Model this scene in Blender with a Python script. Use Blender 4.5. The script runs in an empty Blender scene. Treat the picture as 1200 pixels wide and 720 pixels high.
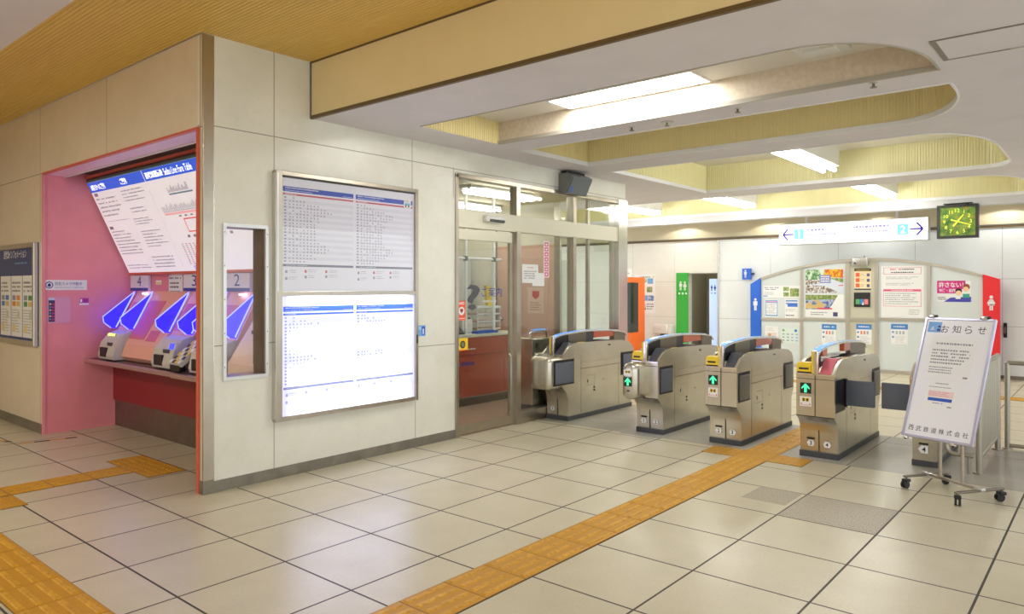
import bpy, bmesh, math, random
from mathutils import Vector, Matrix
from mathutils.geometry import tessellate_polygon
scene = bpy.context.scene
COL = scene.collection
random.seed(7)

# ------------------------------------------------------------------ materials
def lin(c):
    c = c / 255.0
    return c / 12.92 if c <= 0.04045 else ((c + 0.055) / 1.055) ** 2.4
def rgb(r, g, b): return (lin(r), lin(g), lin(b), 1.0)
MATS = {}
def new_mat(name):
    m = bpy.data.materials.new(name); m.use_nodes = True
    MATS[name] = m
    return m, m.node_tree, m.node_tree.nodes['Principled BSDF']
def simple(name, c, rough=0.5, metal=0.0, emit=0.0, ecol=None, spec=0.5, coat=0.0, bump=0.0, bscale=40.0, var=0.0):
    m, t, p = new_mat(name)
    p.inputs['Base Color'].default_value = c
    p.inputs['Roughness'].default_value = rough
    p.inputs['Metallic'].default_value = metal
    p.inputs['Specular IOR Level'].default_value = spec
    p.inputs['Coat Weight'].default_value = coat
    p.inputs['Coat Roughness'].default_value = 0.03
    if emit:
        p.inputs['Emission Color'].default_value = ecol or c
        p.inputs['Emission Strength'].default_value = emit
    if bump or var:
        tc = t.nodes.new('ShaderNodeNewGeometry')
        n = t.nodes.new('ShaderNodeTexNoise'); n.inputs['Scale'].default_value = bscale
        n.inputs['Detail'].default_value = 5
        t.links.new(tc.outputs['Position'], n.inputs['Vector'])
        if bump:
            b = t.nodes.new('ShaderNodeBump'); b.inputs['Strength'].default_value = bump; b.inputs['Distance'].default_value = 0.01
            t.links.new(n.outputs['Fac'], b.inputs['Height']); t.links.new(b.outputs['Normal'], p.inputs['Normal'])
        if var:
            r = t.nodes.new('ShaderNodeMapRange'); r.inputs['From Min'].default_value = .3; r.inputs['From Max'].default_value = .7
            r.inputs['To Min'].default_value = 1 - var; r.inputs['To Max'].default_value = 1 + var * .3
            t.links.new(n.outputs['Fac'], r.inputs['Value'])
            mx = t.nodes.new('ShaderNodeMix'); mx.data_type = 'RGBA'; mx.blend_type = 'MULTIPLY'
            mx.inputs['Factor'].default_value = 1
            mx.inputs[6].default_value = c
            t.links.new(r.outputs['Result'], mx.inputs[7]); t.links.new(mx.outputs[2], p.inputs['Base Color'])
    return m
def pc(r, g, b):
    k = 'ink_%d_%d_%d' % (r, g, b)
    if k not in MATS: simple(k, rgb(r, g, b), .6)
    return k
class NT:
    """small helper for math node chains"""
    def __init__(s, t): s.t = t
    def m(s, op, a, b=None, c=None):
        n = s.t.nodes.new('ShaderNodeMath'); n.operation = op
        for i, x in enumerate((a, b, c)):
            if x is None: continue
            if isinstance(x, (int, float)): n.inputs[i].default_value = x
            else: s.t.links.new(x, n.inputs[i])
        return n.outputs[0]
    def pos(s):
        g = s.t.nodes.new('ShaderNodeNewGeometry'); x = s.t.nodes.new('ShaderNodeSeparateXYZ')
        s.t.links.new(g.outputs['Position'], x.inputs[0]); s.g = g
        return x.outputs[0], x.outputs[1], x.outputs[2]
    def noise(s, vec, scale, detail=4, rough=.55):
        n = s.t.nodes.new('ShaderNodeTexNoise'); n.inputs['Scale'].default_value = scale
        n.inputs['Detail'].default_value = detail; n.inputs['Roughness'].default_value = rough
        if vec is not None: s.t.links.new(vec, n.inputs['Vector'])
        return n.outputs['Fac']
    def mapr(s, v, a, b, c, d):
        n = s.t.nodes.new('ShaderNodeMapRange')
        for i, x in zip(('From Min', 'From Max', 'To Min', 'To Max'), (a, b, c, d)): n.inputs[i].default_value = x
        s.t.links.new(v, n.inputs['Value']); return n.outputs['Result']
    def mix(s, f, a, b, mode='MIX'):
        n = s.t.nodes.new('ShaderNodeMix'); n.data_type = 'RGBA'; n.blend_type = mode
        for i, x in ((0, f), (6, a), (7, b)):
            if isinstance(x, (int, float)): n.inputs[i].default_value = x
            elif isinstance(x, tuple): n.inputs[i].default_value = x
            else: s.t.links.new(x, n.inputs[i])
        return n.outputs[2]
    def comb(s, x, y, z):
        n = s.t.nodes.new('ShaderNodeCombineXYZ')
        for i, v in enumerate((x, y, z)):
            if isinstance(v, (int, float)): n.inputs[i].default_value = v
            else: s.t.links.new(v, n.inputs[i])
        return n.outputs[0]
    def white(s, vec):
        n = s.t.nodes.new('ShaderNodeTexWhiteNoise'); s.t.links.new(vec, n.inputs['Vector']); return n.outputs['Value']
    def bump(s, h, strength, dist, p):
        b = s.t.nodes.new('ShaderNodeBump'); b.inputs['Strength'].default_value = strength; b.inputs['Distance'].default_value = dist
        s.t.links.new(h, b.inputs['Height']); s.t.links.new(b.outputs['Normal'], p.inputs['Normal'])

def tile_mat(name, x0, px, y0, py, ca, cb, joint, rough=(.2, .36), jw=.0058):
    m, t, p = new_mat(name); n = NT(t)
    X, Y, Z = n.pos()
    def line(c, o, per):
        q = n.m('DIVIDE', n.m('SUBTRACT', c, o), per)
        d = n.m('MULTIPLY', n.m('ABSOLUTE', n.m('SUBTRACT', n.m('FRACT', n.m('ADD', q, .5)), .5)), per)
        return n.m('LESS_THAN', d, jw), n.m('FLOOR', q)
    lx, ix = line(X, x0, px); ly, iy = line(Y, y0, py)
    j = n.m('MAXIMUM', lx, ly)
    r = n.white(n.comb(ix, iy, 0))
    pos = n.g.outputs['Position']
    big = n.noise(pos, 1.7, 4, .5); fine = n.noise(pos, 60, 3); mid = n.noise(pos, 4, 3, .5)
    f = n.m('ADD', n.m('MULTIPLY', r, .45), n.mapr(big, .25, .75, 0, .4))
    c = n.mix(f, ca, cb)
    c = n.mix(1.0, c, n.comb(n.mapr(mid, .2, .8, 1.03, .94), n.mapr(mid, .2, .8, 1.03, .94), n.mapr(mid, .2, .8, 1.03, .92)), 'MULTIPLY')
    c = n.mix(1.0, c, n.comb(n.mapr(fine, .3, .7, 1.03, .95), n.mapr(fine, .3, .7, 1.03, .95), n.mapr(fine, .3, .7, 1.03, .95)), 'MULTIPLY')
    c = n.mix(j, c, joint)
    t.links.new(c, p.inputs['Base Color'])
    rr = n.m('ADD', n.mapr(mid, .2, .8, rough[0], rough[1]), n.m('MULTIPLY', j, .3))
    t.links.new(rr, p.inputs['Roughness'])
    p.inputs['Specular IOR Level'].default_value = .5
    n.bump(n.m('MULTIPLY', j, -1.0), .6, .003, p)
    return m
def panel_mat(name, c, ax, vs, zs, joint, rough=.28, stain=.10, w=.0035, low=None):
    """enamelled panel wall with joints at given positions (ax 0=x 1=y); low = (z limit, extra verticals)"""
    m, t, p = new_mat(name); n = NT(t)
    P = n.pos(); A = P[ax]; Z = P[2]
    j = None
    def add(j, l): return l if j is None else n.m('MAXIMUM', j, l)
    for v in vs:
        lo = hi = None
        if isinstance(v, tuple): v, lo, hi = v
        l = n.m('LESS_THAN', n.m('ABSOLUTE', n.m('SUBTRACT', A, v)), w)
        if lo is not None:
            l = n.m('MULTIPLY', l, n.m('MULTIPLY', n.m('GREATER_THAN', Z, lo), n.m('LESS_THAN', Z, hi)))
        j = add(j, l)
    for z in zs:
        lo = hi = None
        if isinstance(z, tuple): z, lo, hi = z
        l = n.m('LESS_THAN', n.m('ABSOLUTE', n.m('SUBTRACT', Z, z)), w)
        if lo is not None:
            l = n.m('MULTIPLY', l, n.m('MULTIPLY', n.m('GREATER_THAN', A, lo), n.m('LESS_THAN', A, hi)))
        j = add(j, l)
    pos = n.g.outputs['Position']
    a = n.noise(pos, 2.2, 6, .65); b = n.noise(pos, 14, 6, .75)
    k = n.m('MULTIPLY', n.mapr(a, .35, .7, 1.0, 1 - stain), n.mapr(b, .55, .8, 1.0, 1 - stain))
    cc = n.mix(1.0, c, n.comb(k, k, n.m('POWER', k, 1.25)), 'MULTIPLY')
    cc = n.mix(j, cc, joint)
    t.links.new(cc, p.inputs['Base Color'])
    p.inputs['Roughness'].default_value = rough
    return m

simple('white_paint', rgb(224, 220, 226), .6, var=.05, bscale=3)
simple('coffer_white', rgb(226, 221, 210), .6)
simple('plaster_speck', rgb(222, 208, 186), .6, var=.12, bscale=30)
simple('ochre_rib', rgb(228, 192, 106), .5)
simple('yellow_rib', rgb(238, 224, 168), .5)
simple('cream_rib', rgb(238, 232, 184), .5)
simple('fascia_beige', rgb(240, 222, 172), .5, var=.03, bscale=5)
simple('entry_wall', rgb(222, 200, 166), .6)
simple('trim_pale', rgb(176, 170, 158), .4)
simple('warm_panel_light', (1, 1, 1, 1), .5, emit=80.0, ecol=(1, .91, .76, 1))
simple('brown_trim', rgb(104, 82, 48), .45)
simple('grey_trim', rgb(120, 116, 108), .4)
simple('lip_white', rgb(236, 236, 238), .4)
simple('beam_grey', rgb(206, 205, 208), .5)
simple('steel', rgb(186, 178, 164), .3, 1.0, var=.1, bscale=9)
simple('steel_dark', rgb(132, 124, 112), .35, 1.0)
simple('steel_bright', rgb(214, 210, 204), .18, 1.0)
simple('gate_steel', rgb(210, 205, 192), .27, .88, var=.08, bscale=7)
simple('gate_edge', rgb(224, 218, 210), .2, 1.0)
simple('alu', rgb(206, 206, 204), .32, 1.0)
simple('kick_steel', rgb(140, 130, 122), .4, .9, var=.15, bscale=6)
simple('skirting', rgb(140, 134, 122), .45, .5, var=.2, bscale=8)
simple('black_plastic', rgb(24, 24, 28), .4)
simple('dark_grey', rgb(66, 68, 74), .4)
simple('pad_grey', rgb(84, 86, 96), .35)
simple('flap_rubber', rgb(98, 104, 118), .55)
simple('flap_grey', rgb(112, 112, 106), .4)
simple('plinth', rgb(72, 74, 78), .5)
simple('seam', rgb(58, 52, 44), .6)
simple('pad_pink', rgb(232, 120, 136), .35)
simple('tag_yellow', rgb(238, 204, 44), .35)
simple('sensor_orange', rgb(196, 84, 44), .25, coat=.5)
simple('white_plastic', rgb(228, 228, 224), .4)
simple('paper', rgb(240, 240, 240), .6)
simple('poster_lilac', rgb(236, 236, 250), .35, coat=.9)
simple('pink_wall', rgb(240, 148, 160), .35, var=.08, bscale=4)
simple('pink_rail', rgb(214, 100, 76), .4)
simple('salmon', rgb(240, 176, 160), .4)
simple('pink_panel', rgb(224, 132, 148), .35)
simple('dark_red', rgb(142, 30, 32), .3)
simple('maroon', rgb(88, 40, 36), .5)
simple('cove_brown', rgb(120, 96, 84), .5)
simple('teal_grey', rgb(92, 116, 118), .5)
simple('counter_dark', rgb(84, 62, 72), .2)
simple('machine_grey', rgb(206, 202, 196), .4)
simple('plaque_grey', rgb(226, 224, 236), .4)
simple('navy', rgb(38, 62, 150), .4)
simple('green_door', rgb(56, 172, 62), .5)
simple('blue_panel', rgb(36, 100, 208), .45)
simple('red_panel', rgb(232, 40, 48), .45)
simple('orange_paint', rgb(240, 112, 42), .45)
simple('dark_glass', rgb(44, 42, 40), .1)
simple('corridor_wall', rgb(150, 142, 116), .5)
simple('counter_red', rgb(186, 80, 60), .25, coat=.4)
simple('counter_top', rgb(226, 224, 212), .4)
simple('wood_pink', rgb(228, 188, 166), .45, var=.06, bscale=5)
simple('office_wall', rgb(240, 236, 220), .6)
simple('office_ceiling', rgb(218, 206, 170), .6)
simple('white_pipe', rgb(244, 244, 244), .35)
simple('tube_light', (1, 1, 1, 1), .5, emit=24.0, ecol=(1, .99, .94, 1))
simple('panel_light', (1, 1, 1, 1), .5, emit=18.0, ecol=(1, .99, .96, 1))
simple('office_light', (1, 1, 1, 1), .5, emit=14.0, ecol=(1, .98, .94, 1))
simple('downlight_glow', (1, 1, 1, 1), .5, emit=8.0, ecol=(1, .97, .90, 1))
simple('cove_light', (1, 1, 1, 1), .5, emit=6.0, ecol=(.93, .72, 1, 1))
simple('sign_light', rgb(255, 255, 255), .4, emit=.42, ecol=(.97, .97, 1, 1))
simple('sign_cyan', rgb(110, 205, 240), .4, emit=.42, ecol=rgb(110, 205, 240))
simple('sign_violet', rgb(70, 56, 180), .4, emit=.04, ecol=rgb(80, 66, 180))
simple('sign_faint', rgb(150, 142, 204), .4, emit=.08, ecol=rgb(205, 200, 225))
simple('fare_light', rgb(236, 234, 244), .3, emit=.26, ecol=(.97, .95, 1, 1))
simple('fare_blue', rgb(40, 92, 220), .35, emit=.4, ecol=rgb(40, 92, 220))
simple('fare_ink', rgb(150, 145, 160), .5, emit=.1)
simple('fare_pink', rgb(240, 180, 184), .5, emit=.3)
simple('fare_red', rgb(236, 110, 110), .5, emit=.2)
simple('arrow_green', rgb(60, 240, 150), .4, emit=1.0, ecol=rgb(70, 240, 160))
simple('arrow_dark', rgb(24, 40, 36), .3)
simple('led_blue_edge', rgb(120, 140, 255), .3, emit=2.2, ecol=rgb(100, 110, 255))
simple('led_white', (1, 1, 1, 1), .3, emit=3.0, ecol=rgb(190, 190, 255))
simple('screen_blue', rgb(40, 50, 230), .2, emit=1.0, ecol=rgb(60, 70, 255))
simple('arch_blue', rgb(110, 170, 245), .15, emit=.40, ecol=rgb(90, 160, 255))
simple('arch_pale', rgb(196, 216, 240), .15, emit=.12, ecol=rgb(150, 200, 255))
simple('clock_hand', rgb(214, 228, 70), .4, emit=.55, ecol=rgb(214, 228, 70))
simple('slot_glow', rgb(220, 240, 110), .4, emit=1.2, ecol=rgb(220, 240, 110))

simple('white_board', rgb(242,242,248), .25)
simple('board_frame', rgb(190,190,214), .3, .6)
simple('ink_black', rgb(30,28,48), .5)
simple('ink_grey', rgb(146,146,156), .6)
simple('sticker_blue', rgb(120,176,236), .5)

simple('lilac_paint', rgb(236, 200, 226), .4)  # lit lilac look of the alcove soffit, put into its base colour
simple('salmon_steel', rgb(196, 164, 164), .3, .7)
simple('salmon_pale', rgb(244, 214, 196), .4)
simple('slope_panel', rgb(218, 110, 136), .35)
simple('pink_card', rgb(226, 160, 196), .5)
simple('case_blue', rgb(44, 64, 124), .4)
simple('led_text', (1, 1, 1, 1), .4, emit=.9)
simple('fare_grey', rgb(170, 176, 200), .5, emit=.1)

simple('cream_metal', rgb(226, 222, 200), .35)
simple('decal_grey', rgb(82, 82, 86), .5)
simple('decal_pale', rgb(200, 202, 206), .5)
simple('speaker_grey', rgb(120, 122, 120), .45)
simple('speaker_front', rgb(104, 112, 116), .5)
simple('tray_blue', rgb(70, 110, 220), .4)
simple('cab_grey', rgb(206, 210, 206), .4)
simple('screen_steel', rgb(204, 200, 190), .32, .6)
simple('screen_panel', rgb(220, 227, 228), .2)
simple('screen_panel_beige', rgb(204, 202, 182), .3)
simple('icon_card', rgb(218, 230, 226), .5)
simple('sky_print', rgb(214, 222, 236), .5)
simple('cream_paper', rgb(240, 222, 186), .5)
simple('door_blue', rgb(180, 204, 246), .4, emit=.25, ecol=rgb(190, 210, 255))

def glass_mat(name, col, alpha_gloss=.10, tint=(1, 1, 1, 1), emit=0, ecol=None, trans=None):
    m, t, p = new_mat(name)
    t.nodes.remove(p)
    out = t.nodes['Material Output']
    tr = t.nodes.new('ShaderNodeBsdfTransparent'); tr.inputs[0].default_value = tint
    gl = t.nodes.new('ShaderNodeBsdfGlossy'); gl.inputs['Roughness'].default_value = .02
    fr = t.nodes.new('ShaderNodeFresnel'); ge = t.nodes.new('ShaderNodeNewGeometry'); mr = t.nodes.new('ShaderNodeMapRange'); mr.inputs['To Min'].default_value = 1.5; mr.inputs['To Max'].default_value = 1 / 1.5
    t.links.new(ge.outputs['Backfacing'], mr.inputs['Value']); t.links.new(mr.outputs['Result'], fr.inputs['IOR'])
    mx = t.nodes.new('ShaderNodeMixShader')
    t.links.new(fr.outputs[0], mx.inputs[0]); t.links.new(tr.outputs[0], mx.inputs[1]); t.links.new(gl.outputs[0], mx.inputs[2])
    last = mx.outputs[0]
    if emit:
        e = t.nodes.new('ShaderNodeEmission'); e.inputs[0].default_value = ecol; e.inputs[1].default_value = emit
        a = t.nodes.new('ShaderNodeAddShader'); t.links.new(last, a.inputs[0]); t.links.new(e.outputs[0], a.inputs[1]); last = a.outputs[0]
    t.links.new(last, out.inputs['Surface'])
    return m
glass_mat('glass', None, tint=(.93, .95, .93, 1))
glass_mat('clear_cover', None, tint=(.985, .985, .985, 1))
glass_mat('frost_screen', None, tint=(.72, .77, .72, 1))
glass_mat('blue_acrylic', None, tint=(.20, .18, .62, 1), emit=.75, ecol=(.035, .025, 1, 1))

# floor, walls
TA, TB, TJ = rgb(208, 200, 175), rgb(197, 189, 164), rgb(66, 58, 52)
tile_mat('floor_tile', 3.99, .59, 2.91, .58, TA, TB, TJ, (.27, .32))
tile_mat('floor_tile_offset', 4.15, .61, .53, .60, TA, TB, TJ, (.27, .32))
tile_mat('floor_tile_far', 8.6, .6, .53, .60, rgb(214, 204, 176), rgb(206, 196, 168), rgb(120, 110, 96), (.27, .3))
tile_mat('granite', 6.46, 1.2, 5.06, 3.3, rgb(172, 168, 156), rgb(158, 153, 141), rgb(130, 126, 116), (.3, .45))
def speckle_mat(name, c, d, scale, rough=.35):
    m, t, p = new_mat(name); n = NT(t); n.pos()
    a = n.noise(n.g.outputs['Position'], scale, 2)
    t.links.new(n.mix(n.mapr(a, .42, .58, 0, 1), c, d), p.inputs['Base Color']); p.inputs['Roughness'].default_value = rough
speckle_mat('granite_pink', rgb(206, 176, 156), rgb(172, 148, 134), 110)
speckle_mat('granite_patch', rgb(188, 178, 158), rgb(150, 142, 124), 130, .45)
speckle_mat('concrete_patch', rgb(176, 174, 168), rgb(160, 156, 150), 60, .5)
speckle_mat('garden_print', rgb(70, 132, 60), rgb(214, 226, 210), 16, .5)
speckle_mat('autumn_print', rgb(232, 190, 30), rgb(206, 84, 40), 22, .5)
speckle_mat('lake_print', rgb(70, 90, 150), rgb(176, 190, 216), 14, .5)
speckle_mat('field_print', rgb(84, 130, 62), rgb(170, 170, 110), 26, .5)
speckle_mat('pebble_print', rgb(226, 222, 220), rgb(120, 104, 96), 30, .5)
simple('tactile_flat', rgb(196, 142, 28), .5)
simple('clock_dark', rgb(48, 48, 50), .35)
m, t, p = new_mat('pond_print'); n = NT(t); n.pos()
a = n.noise(n.g.outputs['Position'], 9, 6, .7); b = n.noise(n.g.outputs['Position'], 17, 5, .7)
c1 = n.mix(n.mapr(a, .38, .62, 0, 1), rgb(36, 92, 30), rgb(120, 150, 50)); c1 = n.mix(n.mapr(b, .52, .66, 0, .9), c1, rgb(168, 110, 60))
t.links.new(c1, p.inputs['Base Color']); t.links.new(c1, p.inputs['Emission Color']); p.inputs['Emission Strength'].default_value = .16
panel_mat('wall_front_panel', rgb(234, 233, 222), 0, [(3.12, 0, 3.4), (4.6, 0, .94), (4.56, .94, 3.4), (5.105, 2.4, 2.69)],
          [2.68, (.94, 4.6, 5.13), (1.07, 2.55, 3.10)], rgb(150, 144, 134))
panel_mat('wall_left_panel', rgb(230, 216, 194), 1, [5.10, 6.79, 8.48, 10.2], [2.665], rgb(120, 104, 86))
panel_mat('wall_back_panel', rgb(240, 245, 247), 1, [(0.2 + 1.27 * k, 0, 2.5) for k in range(-2, 5)] + [6.36], [1.64, .86], rgb(180, 184, 186), .3, .05)
panel_mat('wall_back_cream', rgb(236, 234, 226), 1, [7.36, 8.4], [1.62, .86], rgb(200, 198, 188), .3, .05)
simple('wall_back_band', rgb(214, 204, 172), .55)

# lit timetable: three fluorescent tubes behind a translucent sheet
def lit_mat(name, col, base, peak, zs, x0, x1):
    m, t, p = new_mat(name); n = NT(t); X, Y, Z = n.pos()
    tot = None
    for z in zs:
        d = n.m('DIVIDE', n.m('ABSOLUTE', n.m('SUBTRACT', Z, z)), .082)
        g = n.m('POWER', 2.718, n.m('MULTIPLY', n.m('POWER', d, 2.6), -1.0))
        tot = g if tot is None else n.m('ADD', tot, g)
    ex = n.m('MULTIPLY', n.mapr(X, x0, x0 + .17, 0, 1), n.mapr(X, x1 - .17, x1, 1, 0))
    s = n.m('ADD', n.m('MULTIPLY', n.m('MULTIPLY', tot, ex), peak), base)
    p.inputs['Base Color'].default_value = col; p.inputs['Emission Color'].default_value = col
    t.links.new(s, p.inputs['Emission Strength']); p.inputs['Roughness'].default_value = .25
LZ = (.535, .785, 1.07, 1.40)
lit_mat('lit_sheet', rgb(214, 218, 255), .34, 2.6, LZ, 3.2, 4.53)
lit_mat('lit_blue', rgb(60, 100, 220), .4, 1.3, LZ, 3.2, 4.53)
lit_mat('lit_grey', rgb(130, 138, 190), .3, 1.2, LZ, 3.2, 4.53)
lit_mat('lit_ink', rgb(150, 156, 208), .27, 4.4, LZ, 3.2, 4.53)

# ------------------------------------------------------------------ mesh builder
_txt = {}
def glyphs(s, bold=False):
    k = (s, bold)
    if k not in _txt:
        cu = bpy.data.curves.new('t', 'FONT'); cu.body = s; cu.size = 1; cu.resolution_u = 3
        if bold: cu.offset = .018
        o = bpy.data.objects.new('t', cu); COL.objects.link(o)
        dg = bpy.context.evaluated_depsgraph_get()
        me = bpy.data.meshes.new_from_object(o.evaluated_get(dg))
        vs = [v.co.copy() for v in me.vertices]; fs = [tuple(p.vertices) for p in me.polygons]
        COL.objects.unlink(o); bpy.data.objects.remove(o); bpy.data.curves.remove(cu); bpy.data.meshes.remove(me)
        if vs:
            x0 = min(v.x for v in vs); x1 = max(v.x for v in vs); y0 = min(v.y for v in vs); y1 = max(v.y for v in vs)
        else: x0 = y0 = 0; x1 = y1 = 1
        _txt[k] = (vs, fs, x0, y0, x1, y1)
    return _txt[k]
X3, Y3, Z3 = Vector((1, 0, 0)), Vector((0, 1, 0)), Vector((0, 0, 1))
class MB:
    def __init__(s): s.v = []; s.f = []; s.m = []; s.names = []
    def mi(s, mat):
        if mat not in s.names: s.names.append(mat)
        return s.names.index(mat)
    def add(s, vs, fs, mat):
        b = len(s.v); s.v += [Vector(v) for v in vs]; i = s.mi(mat)
        for f in fs: s.f.append([b + k for k in f]); s.m.append(i)
        return s
    def quad(s, a, b, c, d, mat): return s.add([a, b, c, d], [(0, 1, 2, 3)], mat)
    def box(s, x0, y0, z0, x1, y1, z1, mat):
        return s.obox(Vector(((x0 + x1) / 2, (y0 + y1) / 2, (z0 + z1) / 2)), X3, Y3, Z3, abs(x1 - x0) / 2, abs(y1 - y0) / 2, abs(z1 - z0) / 2, mat)
    def obox(s, c, u, v, w, a, b, d, mat):
        c = Vector(c); P = []
        for k in (-1, 1):
            for j in (-1, 1):
                for i in (-1, 1): P.append(c + u * (a * i) + v * (b * j) + w * (d * k))
        return s.add(P, [(0, 2, 3, 1), (4, 5, 7, 6), (0, 1, 5, 4), (2, 6, 7, 3), (0, 4, 6, 2), (1, 3, 7, 5)], mat)
    def rbox(s, c, u, v, w, a, b, d, r, mat, seg=3):
        """box with rounded edges"""
        bm = bmesh.new(); bmesh.ops.create_cube(bm, size=1)
        for q in bm.verts: q.co = Vector((q.co.x * 2 * a, q.co.y * 2 * b, q.co.z * 2 * d))
        bmesh.ops.bevel(bm, geom=bm.edges[:], offset=r, segments=seg, affect='EDGES', profile=.5)
        bm.verts.index_update(); c = Vector(c)
        s.add([c + u * q.co.x + v * q.co.y + w * q.co.z for q in bm.verts], [[q.index for q in f.verts] for f in bm.faces], mat)
        bm.free(); return s
    def prism(s, poly, off, mat, caps=True, mat_side=None):
        off = Vector(off); n = len(poly); P = [Vector(p) for p in poly]
        nn = Vector((0, 0, 0))
        for i in range(n): nn += (P[i]).cross(P[(i + 1) % n])
        if nn.dot(off) > 0: P = P[::-1]
        s.add(P + [p + off for p in P], ([tuple(range(n)), tuple(range(2 * n - 1, n - 1, -1))] if caps else []), mat)
        s.add(P + [p + off for p in P], [(i, i + n, (i + 1) % n + n, (i + 1) % n) for i in range(n)], mat_side or mat)
        return s
    def tube(s, pts, r, mat, n=8, cap=True):
        P = [Vector(p) for p in pts]; vs = []; ref = None
        for i, p in enumerate(P):
            d = (P[min(i + 1, len(P) - 1)] - P[max(i - 1, 0)]).normalized()
            if ref is None: ref = Z3 if abs(d.z) < .9 else X3
            a = d.cross(ref).normalized(); b = a.cross(d).normalized(); ref = b
            rr = r[i] if isinstance(r, (list, tuple)) else r
            vs += [p + (a * math.cos(2 * math.pi * k / n) + b * math.sin(2 * math.pi * k / n)) * rr for k in range(n)]
        fs = []
        for i in range(len(P) - 1):
            for k in range(n):
                fs.append((i * n + k, i * n + (k + 1) % n, (i + 1) * n + (k + 1) % n, (i + 1) * n + k))
        if cap: fs += [tuple(range(n))[::-1], tuple(range((len(P) - 1) * n, len(P) * n))]
        return s.add(vs, fs, mat)
    def cyl(s, a, b, r, mat, n=14): return s.tube([a, b], r, mat, n)
    def ball(s, c, r, mat, sq=(1, 1, 1), n=12):
        vs = []; fs = []; c = Vector(c); h = n // 2
        for i in range(h + 1):
            th = math.pi * i / h
            for k in range(n):
                ph = 2 * math.pi * k / n
                vs.append(c + Vector((math.sin(th) * math.cos(ph) * r * sq[0], math.sin(th) * math.sin(ph) * r * sq[1], math.cos(th) * r * sq[2])))
        for i in range(h):
            for k in range(n): fs.append((i * n + k, (i + 1) * n + k, (i + 1) * n + (k + 1) % n, i * n + (k + 1) % n))
        return s.add(vs, fs, mat)
    def build(s, name, parent=None, bevel=0.0, smooth=False, seg=2):
        o3 = Vector((0, 0, 0))
        if parent is not None:
            q = parent
            while q is not None: o3 = o3 + q.location; q = q.parent
        me = bpy.data.meshes.new(name)
        me.from_pydata([v - o3 for v in s.v], [], s.f)
        for k in s.names: me.materials.append(MATS[k])
        me.polygons.foreach_set('material_index', s.m)
        me.validate(); me.update()
        if smooth:
            me.polygons.foreach_set('use_smooth', [True] * len(me.polygons)); me.set_sharp_from_angle(angle=math.radians(38))
        o = bpy.data.objects.new(name, me); COL.objects.link(o)
        if parent is not None: o.parent = parent
        if bevel:
            b = o.modifiers.new('bevel', 'BEVEL'); b.width = bevel; b.segments = seg; b.limit_method = 'ANGLE'; b.angle_limit = math.radians(40)
        return o
class Sheet:
    """flat printed face: origin bottom-left o, right u, up v; ink sits a hair above the face"""
    def __init__(s, mb, o, u, v): s.mb = mb; s.o = Vector(o); s.u = Vector(u).normalized(); s.v = Vector(v).normalized(); s.n = s.u.cross(s.v)
    def P(s, x, y, l): return s.o + s.u * x + s.v * y + s.n * (.0006 * l)
    def rect(s, x0, y0, x1, y1, mat, l=1):
        s.mb.quad(s.P(x0, y0, l), s.P(x1, y0, l), s.P(x1, y1, l), s.P(x0, y1, l), mat); return s
    def poly(s, pts, mat, l=1):
        s.mb.add([s.P(x, y, l) for x, y in pts], [tuple(range(len(pts)))], mat); return s
    def disc(s, x, y, rx, mat, l=1, ry=None, n=18):
        ry = ry or rx
        return s.poly([(x + rx * math.cos(2 * math.pi * k / n), y + ry * math.sin(2 * math.pi * k / n)) for k in range(n)], mat, l)
    def slab(s, x0, y0, x1, y1, th, mat):
        s.mb.obox(s.o + s.u * ((x0 + x1) / 2) + s.v * ((y0 + y1) / 2) - s.n * (th / 2), s.u, s.v, s.n, (x1 - x0) / 2, (y1 - y0) / 2, th / 2, mat); return s
    def text(s, st, x0, y0, x1, y1, mat, l=2, bold=False, keep=False):
        vs, fs, a, b, c, d = glyphs(st, bold)
        kx = (x1 - x0) / max(c - a, 1e-6); ky = (y1 - y0) / max(d - b, 1e-6)
        if keep:
            k = min(kx, ky); mx = (x0 + x1) / 2 - (c - a) * k / 2; my = (y0 + y1) / 2 - (d - b) * k / 2; kx = ky = k
        else: mx, my = x0, y0
        s.mb.add([s.P(mx + (q.x - a) * kx, my + (q.y - b) * ky, l) for q in vs], fs, mat); return s
    def lines(s, x0, y0, x1, y1, n, mat, seed=0, l=2, fill=.5, ragged=.3):
        R = random.Random(seed); h = (y1 - y0) / n
        for i in range(n):
            y = y1 - (i + .5) * h; x = x0; end = x1 - R.random() * ragged * (x1 - x0)
            while x < end:
                w = h * R.uniform(.34, .62) * (fill / .5); b = h * fill * R.uniform(.7, 1.0)
                if R.random() > .06: s.rect(x, y - b / 2, min(x + w, end), y + b / 2, mat, l)
                x += w + h * R.uniform(.14, .26)
        return s
def tag(o, label=None, cat=None, group=None, kind=None):
    if label: o['label'] = label
    if cat: o['category'] = cat
    if group: o['group'] = group
    if kind: o['kind'] = kind
    return o
def thing(name, label, cat, loc, group=None):
    o = bpy.data.objects.new(name, None); o.empty_display_size = .1; COL.objects.link(o); o.location = loc
    return tag(o, label, cat, group)
def struct(o): o['kind'] = 'structure'; return o
def paper(name, o, u, v, w, h, label, cat, draw, base='paper', th=.004, group=None):
    mb = MB(); sh = Sheet(mb, o, u, v); sh.slab(0, 0, w, h, th, base); draw(sh, w, h)
    return tag(mb.build(name), label, cat, group)
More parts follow.
